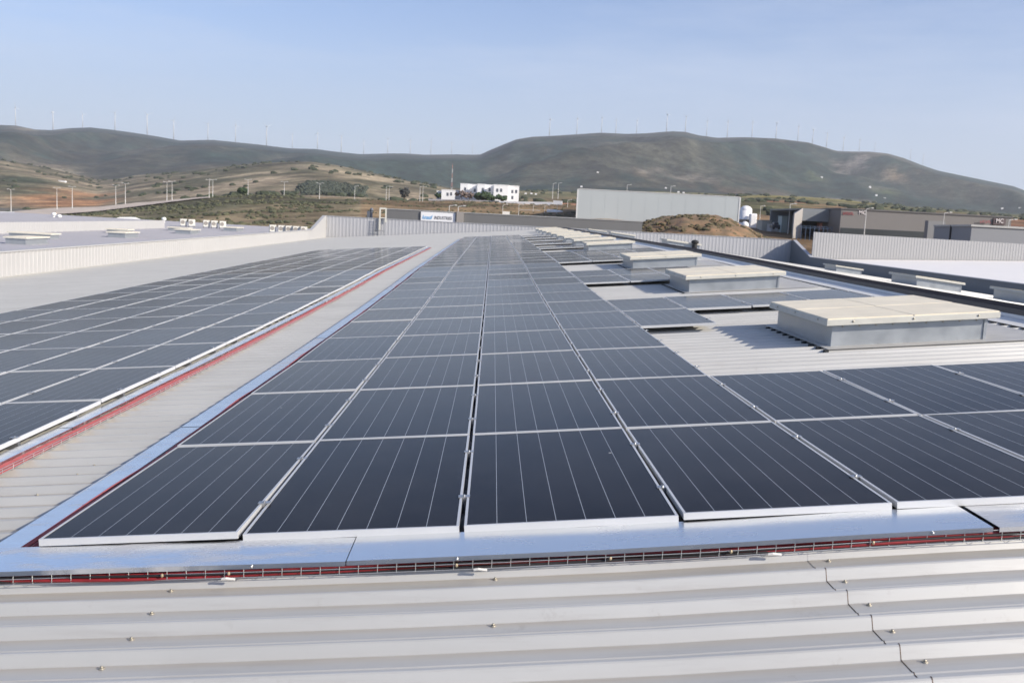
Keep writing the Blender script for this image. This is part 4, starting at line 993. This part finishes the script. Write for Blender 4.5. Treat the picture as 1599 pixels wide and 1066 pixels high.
def bars(px0, px1, yt, yb, yw, m, par):                 # lettering too small to read: a row of letter strokes
    n = 7; b = MB()
    for k in range(n):
        a = px0+(px1-px0)*(k+.08)/n; c = px0+(px1-px0)*(k+.80)/n; d = ypd(a, yw); A1 = P(a, yb+(a-px0)*.05, d); B1 = P(c, yb+(a-px0)*.05, d); h = P(a, yt, d).z-P(a, yb, d).z
        b.box(A1.x, A1.x+(B1.x-A1.x)*.35, A1.y-.06, A1.y, A1.z, A1.z+h); b.box(A1.x+(B1.x-A1.x)*.35, B1.x, A1.y-.06, A1.y, A1.z+h*.38*(k % 3), A1.z+h*.38*(k % 3)+h*.24)
    o = b.obj('sign_lettering', m); reparent(o, par)
bars(1314, 1331, 331.3, 335.6, A_y-.08, M_SR, fac); fsign(1338.5, 1349.5, 330.5, 336.6, 'MC', M_SW, A_y-.1)
# right, higher wing whose sign shows above the grey block
bars(1528, 1545, 344, 348.4, A_y-.5, M_SR, fac)
b = MB(); q0 = P(1549, 342, ypd(1549, A_y-.3)); q1 = P(1568, 352, ypd(1568, A_y-.3)); b.box(q0.x, q1.x, A_y-.32, A_y-.03, q1.z, q0.z+.1); o = b.obj('sign_backing', mat('sign_dark', (.10, .07, .07), .6)); reparent(o, fac)
fsign(1552.5, 1564, 343.2, 350, 'MC', M_SW, A_y-.45)
# loading bay hall
bay = tag(empty('loading_hall', P(1270, 355, 212)), 'open-fronted grey loading hall with dark interior left of the brown factory', 'loading hall')
dB = 212; A0 = P(1230, 333, dB); A1 = P(1251, 325.5, dB); A2 = P(1302, 327.5, dB); A3 = P(1311, 328, dB)
zT = A1.z; y_ = A1.y
b = MB()                                                # side block with slanting top
b.hexa([(A0.x, y_-4, -2), (A1.x, y_-.2, -2), (A1.x+6, y_+25, -2), (A0.x+8.5, y_+25, -2), (A0.x, y_-4, P(1230, 334, dB).z), (A1.x, y_-.2, zT), (A1.x+6, y_+25, zT), (A0.x+8.5, y_+25, P(1230, 334, dB).z)])
o = b.obj('side_wall', mat('bay_pale', (.36, .335, .31), .6)); reparent(o, bay)
zO = P(1275, 346, dB).z
b = MB(); b.box(A1.x+.05, A3.x-.05, y_, y_+.3, zO, zT-.05); b.box(A1.x+.05, A3.x-.05, y_+.3, y_+25, zT-.35, zT-.05); b.box(A3.x-1.1, A3.x-.1, y_-.3, y_+25, -2, zT-.1); b.box(A1.x+.05, A3.x-.2, y_+24.5, y_+24.9, -2, zT-.4)
o = b.obj('canopy', mat('bay_slate', (.20, .215, .225), .6)); reparent(o, bay)
v = P(1284, 353, dB+4); b = MB(); b.box(v.x-.75, v.x+.75, v.y, v.y+1.6, v.z-.55, v.z+.65); b.box(v.x-.45, v.x+.5, v.y+.1, v.y+1.5, v.z-1.0, v.z-.55)
tag(b.obj('cargo_crate', mat('crate_orange', (.85, .36, .26), .6)), 'pinkish orange crate standing in the dark loading bay', 'crate')
b = MB(); q0 = P(1245, 355, dB-6); q1 = P(1300, 359, dB-6)
for k in range(2): b.box(q0.x, q1.x, q0.y, q0.y+.08, q1.z+.1+.35*k, q1.z+.18+.35*k)
for k in range(9): x = q0.x+(q1.x-q0.x)*k/8; b.box(x-.04, x+.04, q0.y-.02, q0.y+.10, q1.z-2.5, q1.z+.5)
tag(b.obj('railing', mat('rail_blue', (.05, .09, .16), .5)), 'dark blue railing in front of the loading bay', 'railing')
# grey cube building on the right
gc = tag(empty('building', P(1520, 375, 150)), 'plain grey box building behind the right end wall', 'building')
d0 = 150; A = P(1458, 349, d0+26); Bc = P(1516, 354, d0); Cc = P(1700, 361, d0)
M_GC = mat('cube_grey', (.26, .265, .275), .6, noise_amt=.05)
b = MB(); zt = Bc.z; b.hexa([(Bc.x, Bc.y, -9), (Cc.x, Cc.y, -9), (Cc.x, Cc.y+26, -9), (A.x, A.y, -9), (Bc.x, Bc.y, zt), (Cc.x, Cc.y, zt), (Cc.x, Cc.y+26, zt), (A.x, A.y, zt)])
o = b.obj('walls', M_GC); reparent(o, gc)
b = MB(); b.hexa([(Bc.x-.2, Bc.y-.2, zt), (Cc.x, Cc.y-.2, zt), (Cc.x, Cc.y+26, zt), (A.x-.2, A.y, zt), (Bc.x-.2, Bc.y-.2, zt+.3), (Cc.x, Cc.y-.2, zt+.3), (Cc.x, Cc.y+26, zt+.3), (A.x-.2, A.y, zt+.3)])
o = b.obj('roof_edge', mat('gc_edge', (.46, .45, .42), .5)); reparent(o, gc)
v = Vector((Bc.x, Bc.y, 0)).lerp(Vector((A.x, A.y, 0)), .5); b = MB(); b.tube([(v.x-.15, v.y-.1, -9), (v.x-.15, v.y-.1, zt+.25)], .14, 8); o = b.obj('downpipe', M_DARK); reparent(o, gc)
# wing between factory and cube
b = MB(); A = P(1448, 345, 190); B_ = P(1475, 347, 190); b.box(A.x, B_.x, A.y, A.y+1.5, -4, A.z)
tag(b.obj('annex', mat('annex_grey', (.20, .20, .20), .6)), 'narrow grey annex between the brown factory and the grey box', 'annex')
# yard things between silo and loading hall
def yard_box(name, px0, px1, yt, yb, d, dep, m, lab, cat):
    A = P(px0, yt, d); B_ = P(px1, yt, d); z0 = P((px0+px1)/2, yb, d).z
    b = MB(); b.box(A.x, B_.x, A.y, A.y+dep, z0-1.5, A.z); b.box(A.x-.12, B_.x+.12, A.y-.12, A.y+dep+.12, A.z, A.z+.12)
    tag(b.obj(name, m), lab, cat)
yard_box('shed', 1190, 1204, 344.5, 358, 235, 5, mat('shed_cream', (.42, .40, .34), .7), 'small cream shed right of the white tanks', 'shed')
yard_box('shed', 1205, 1219, 351, 364, 230, 4, mat('shed_grey', (.38, .37, .36), .7), 'pale low shed beside the dark vehicle in the yard', 'shed')
yard_box('shipping_container', 1220, 1229, 338.5, 355, 228, 3, mat('cont_green', (.36, .42, .40), .6), 'pale greenish upright container by the tall lamp post', 'container')
b = MB(); v = P(1212.5, 353, 224); b.box(v.x-.95, v.x+.9, v.y, v.y+2.5, v.z-.45, v.z+.3); b.box(v.x-.5, v.x+.5, v.y+.1, v.y+2.3, v.z+.3, v.z+.8); o = b.obj('parked_car', mat('car_dark', (.02, .03, .045), .3), bevel=.12)
tag(o, 'dark parked car in the yard right of the white tanks', 'car')
cw = MB()
for sx in (-.6, .6): cw.tube([(v.x+sx, v.y-.05, v.z-.5), (v.x+sx, v.y+.12, v.z-.5)], .28, 12)
q = cw.obj('wheel', M_DARK, None, True); q.parent = o
b = MB()
for k in range(8):
    v = P(1229+k*5.2, 362+k*.4, 236); b.box(v.x-.12, v.x+.12, v.y, v.y+.3, -9, v.z)
v0 = P(1226, 362, 236.5); v1 = P(1268, 364, 236.5); b.box(v0.x, v1.x, v0.y+.3, v0.y+.5, -9, v0.z-.9)
tag(b.obj('colonnade', mat('col_tan', (.30, .27, .22), .8)), 'row of concrete columns below the tan wall by the parapet corner', 'colonnade')

# ------------------------------------------------------------ lamp posts
def post_mesh(h, arm):
    b = MB(); b.tube([(0, 0, -1.5), (0, 0, h)], h*.018+.03, 6, r1=.05)
    return b.mesh('pole', mat('post_pale', (.62, .60, .56), .5))
def lamp(px, yt, yb, d, lab, head=2, group='lamp posts along the road'):
    v = P(px, yb, d); h = P(px, yt, d).z-v.z
    e = tag(empty('lamp_post', v), lab, 'lamp post', group)
    child('pole', post_mesh(h, 0), e)
    b = MB(); L = .9
    for s in ((-1, 1) if head == 2 else (1,)):
        b.tube([(0, 0, h-.05), (s*L, 0, h+.12)], .06, 5); b.box(min(s*L, s*(L+.5)), max(s*L, s*(L+.5)), -.14, .14, h+.08, h+.24)
    child('lamp_head', b.mesh('lamp_head', mat('post_pale', (.62, .60, .56), .5)), e)
LP = [(16, 296, 328), (88, 294, 324.5), (112, 292, 322), (180, 290, 320), (195, 287, 318), (260, 285, 312), (268, 284, 311), (326, 282, 308), (331.5, 281.5, 308), (386.5, 281.5, 306.5), (443, 285, 307), (498, 287, 312.5), (553, 291.5, 312.5), (602, 292, 313.5), (606.5, 293, 314), (654.5, 292, 314), (659, 292.5, 314)]
for k, (px, a, c) in enumerate(LP): lamp(px, a, c, 372, 'tall pale lamp post on the left crest road, %s from the left' % ORD[k], 2 if k not in (12, 13, 14, 15, 16) else 1)
for k, (px, a, c, d, lab) in enumerate(((861, 287.5, 306, 430, 'left one of two poles between villa and pale hall'), (869.5, 287, 306, 430, 'right one of two poles between villa and pale hall'), (885, 313, 331, 330, 'thin lamp post left of the pale hall'), (809.5, 320, 338, 262, 'pole standing behind the grey factory below the villa'), (784.5, 320, 334, 262, 'pole beside the small white cabin'), (832, 320.5, 329, 290, 'short pole before the grey-white wall'), (850, 321, 330, 290, 'short pole left of the bright white short wall'), (869, 320, 334, 290, 'pole at the right end of the bright white wall'),
        (1185.5, 322.5, 342, 300, 'pale lamp post behind the white tanks'), (1231, 319.5, 359, 222, 'tall white lamp post at the left of the loading hall'), (1350, 326.5, 367, 196, 'tall pale lamp post before the brown factory sign'), (1471.5, 333, 352, 185, 'lamp post rising above the grey box building'), (1573, 344, 356, 175, 'short lamp post at far right above the grey box'), (976, 290, 305, 320, 'thin pole above the pale hall, left'), (1044, 292, 307, 320, 'thin pole above the pale hall, right'), (701, 321.5, 333, 180, 'short post above the sign of the grey factory'), (715, 322.5, 333, 180, 'short post right of the sign of the grey factory'))):
    lamp(px, a, c, d, lab, 1, 'other poles and lamp posts')
# red and white lattice mast on the hillside
v = P(703.5, 300, 900); h = P(703.5, 258, 900).z-v.z; m_ = tag(empty('radio_mast', v), 'thin red and white lattice mast on the hillside behind the villa', 'mast')
for k in range(6):
    b = MB(); z0, z1 = h*k/6, h*(k+1)/6; w0 = .7-.09*k; w1 = .7-.09*(k+1)
    for sx, sy in ((-1, -1), (1, -1), (1, 1), (-1, 1)): b.tube([(sx*w0, sy*w0, z0-(3 if k == 0 else 0)), (sx*w1, sy*w1, z1)], .08, 4)
    for s in (-1, 1): b.tube([(s*w0, -w0, z0), (-s*w1, -w1, z1)], .06, 4); b.tube([(s*w0, w0, z0), (-s*w1, w1, z1)], .06, 4)
    child('mast_section', b.mesh('mast_section', mat('mast_red' if k % 2 else 'mast_white', (.38, .20, .17) if k % 2 else (.5, .49, .48), .6)), m_)

# ------------------------------------------------------------ wind turbines
def turbine_meshes():
    b = MB(); b.tube([(0, 0, -15), (0, 0, 1)], .034, 8, r1=.018)
    b = MB(); b.tube([(0, 0, -.15), (0, 0, 1)], .030, 8, r1=.018)
    T = b.mesh('tower', mat('turbine_white', (.58, .57, .56), .5), True)
    b = MB(); b.hexa([(-.025, -.05, .98), (.025, -.05, .98), (.025, .09, .99), (-.025, .09, .99), (-.022, -.05, 1.03), (.022, -.05, 1.03), (.022, .09, 1.025), (-.022, .09, 1.025)]); N = b.mesh('nacelle', MATS['turbine_white'])
    b = MB(); b.ball((0, -.06, 0), .026, .03, .026, 8, 6); H = b.mesh('hub', MATS['turbine_white'], True)
    b = MB(); b.add([(-.007, -.06, .01), (.007, -.066, .01), (.011, -.062, .10), (-.005, -.058, .10), (.003, -.06, .38), (-.001, -.059, .38), (-.007, -.054, .01), (.007, -.058, .01), (.010, -.056, .10), (-.005, -.053, .10), (.003, -.057, .38), (-.001, -.056, .38)],
                [(0, 1, 2, 3), (3, 2, 4, 5), (7, 6, 9, 8), (8, 9, 11, 10), (1, 7, 8, 2), (2, 8, 10, 4), (6, 0, 3, 9), (9, 3, 5, 11), (4, 10, 11, 5), (0, 6, 7, 1)]); B = b.mesh('blade', MATS['turbine_white'])
    return T, N, H, B
TT, TN, TH, TB = turbine_meshes()
TL = [(25, 172, 196), (83, 179, 203), (129, 182, 200), (179, 180, 203), (229, 183, 210), (270, 192, 217), (323, 197, 219), (366, 199, 221), (414, 201, 226), (454, 213, 231), (493, 211, 232), (530, 216, 237), (565, 223, 240), (602, 220, 239), (637, 222, 240), (669, 223, 241), (701, 226, 241), (733, 230, 241)]
TRt = [(851, 191, 213), (893, 190, 210), (931, 189, 208), (953, 192, 210), (985, 193, 210), (1031, 184, 206.5), (1060, 187, 208), (1093, 194, 214), (1125, 194, 216), (1163, 195, 216), (1200, 197, 217), (1234, 202, 221), (1257, 207, 225), (1279, 212, 231), (1305, 219, 236), (1330, 222, 237), (1354, 227, 238), (1410, 238, 251), (1430, 245, 258)]
rnd = random.Random(2)
for lst, side in ((TL, 'left'), (TRt, 'right')):
    for k, (px, yt, yb) in enumerate(lst):
        d = interp(RIDGE_D, px)*.998; v = P(px, yb, d); h = P(px, yt, d).z-v.z
        e = tag(empty('wind_turbine', v), 'white wind turbine on the %s ridge, %s from the left' % (side, ORD[k]), 'wind turbine', 'wind turbines along the ridges')
        e.scale = (h, h, h); e.rotation_euler = (0, 0, rnd.uniform(-.6, .9))
        child('tower', TT, e); child('nacelle', TN, e); hb = child('hub', TH, e, (0, 0, 1.0)); a0 = rnd.uniform(0, 2)
        for q in range(3): child('blade', TB, e, (0, 0, 1.0), (0, a0+q*2*math.pi/3, 0))

# ------------------------------------------------------------ small white houses on the far slopes
HS = [(1276, 279, 3000), (1352, 293.5, 2750), (1363, 306, 2450), (1376.5, 311, 2350), (929, 271, 2900), (905, 292.5, 1900), (1036, 295, 1900), (1056, 301, 1800), (1064, 302, 1800), (1560, 326.5, 1900), (1587, 326, 1950), (828, 303, 900), (835, 304, 900), (819, 303, 900), (97, 283.5, 1300)]
def ground_hit(px, y, d0):
    ly = layers(px); d = d0*.6
    while d < 5200:
        if terrain_z(px, d, ly) >= zof(px, y, d): return d
        d *= 1.004
    return d0
for k, (px, y, d) in enumerate(HS):
    d = ground_hit(px, y+1, 600); v = P(px, y, d); s = d/FPX; wd = (1.6 if k != 14 else 5)*s; hh = 1.0*s
    e = tag(empty('house', v), 'tiny white house on the far slopes, %s of these counted from the left' % ORD[sorted(range(len(HS)), key=lambda q: HS[q][0]).index(k)], 'house', 'tiny houses on the slopes')
    b = MB(); b.box(-wd, wd, -wd*.6, wd*.6, -hh*3, hh); child('wall', b.mesh('wall', M_VW), e)
    b = MB(); b.add([(-wd*1.1, -wd*.7, hh), (wd*1.1, -wd*.7, hh), (wd*1.1, wd*.7, hh), (-wd*1.1, wd*.7, hh), (-wd*.6, 0, hh*1.5), (wd*.6, 0, hh*1.5)], [(0, 1, 5, 4), (2, 3, 4, 5), (1, 2, 5), (3, 0, 4)]); child('roof', b.mesh('roof', mat('house_roof', (.5, .42, .36), .7)), e)

# ------------------------------------------------------------ haze
hz = MB().box(-5200, 6200, -300, 7900, -12, 950).obj('haze', None); hz['kind'] = 'stuff'; hz['label'] = 'thin pale blue haze over the valley and hills'; hz['category'] = 'haze'
hm = bpy.data.materials.new('haze_air'); hm.use_nodes = True; t = hm.node_tree; t.nodes.remove(t.nodes['Principled BSDF'])
pv = t.nodes.new('ShaderNodeVolumePrincipled'); pv.inputs['Color'].default_value = (.90, .92, .98, 1); pv.inputs['Density'].default_value = 8.5e-5; pv.inputs['Anisotropy'].default_value = .2
t.links.new(pv.outputs[0], t.nodes['Material Output'].inputs['Volume']); hz.data.materials.append(hm)
scene.cycles.volume_bounces = 1

bpy.context.view_layer.update()
# lettering hangs on the sign board in world position
for o, par in SIGNFIX:
    w_ = Vector(o.location)+Vector((5, 140, -9)); o.matrix_parent_inverse = Matrix.Identity(4)
    o.parent = par; o.matrix_world = Matrix.LocRotScale(w_, o.rotation_euler.to_quaternion(), o.scale)
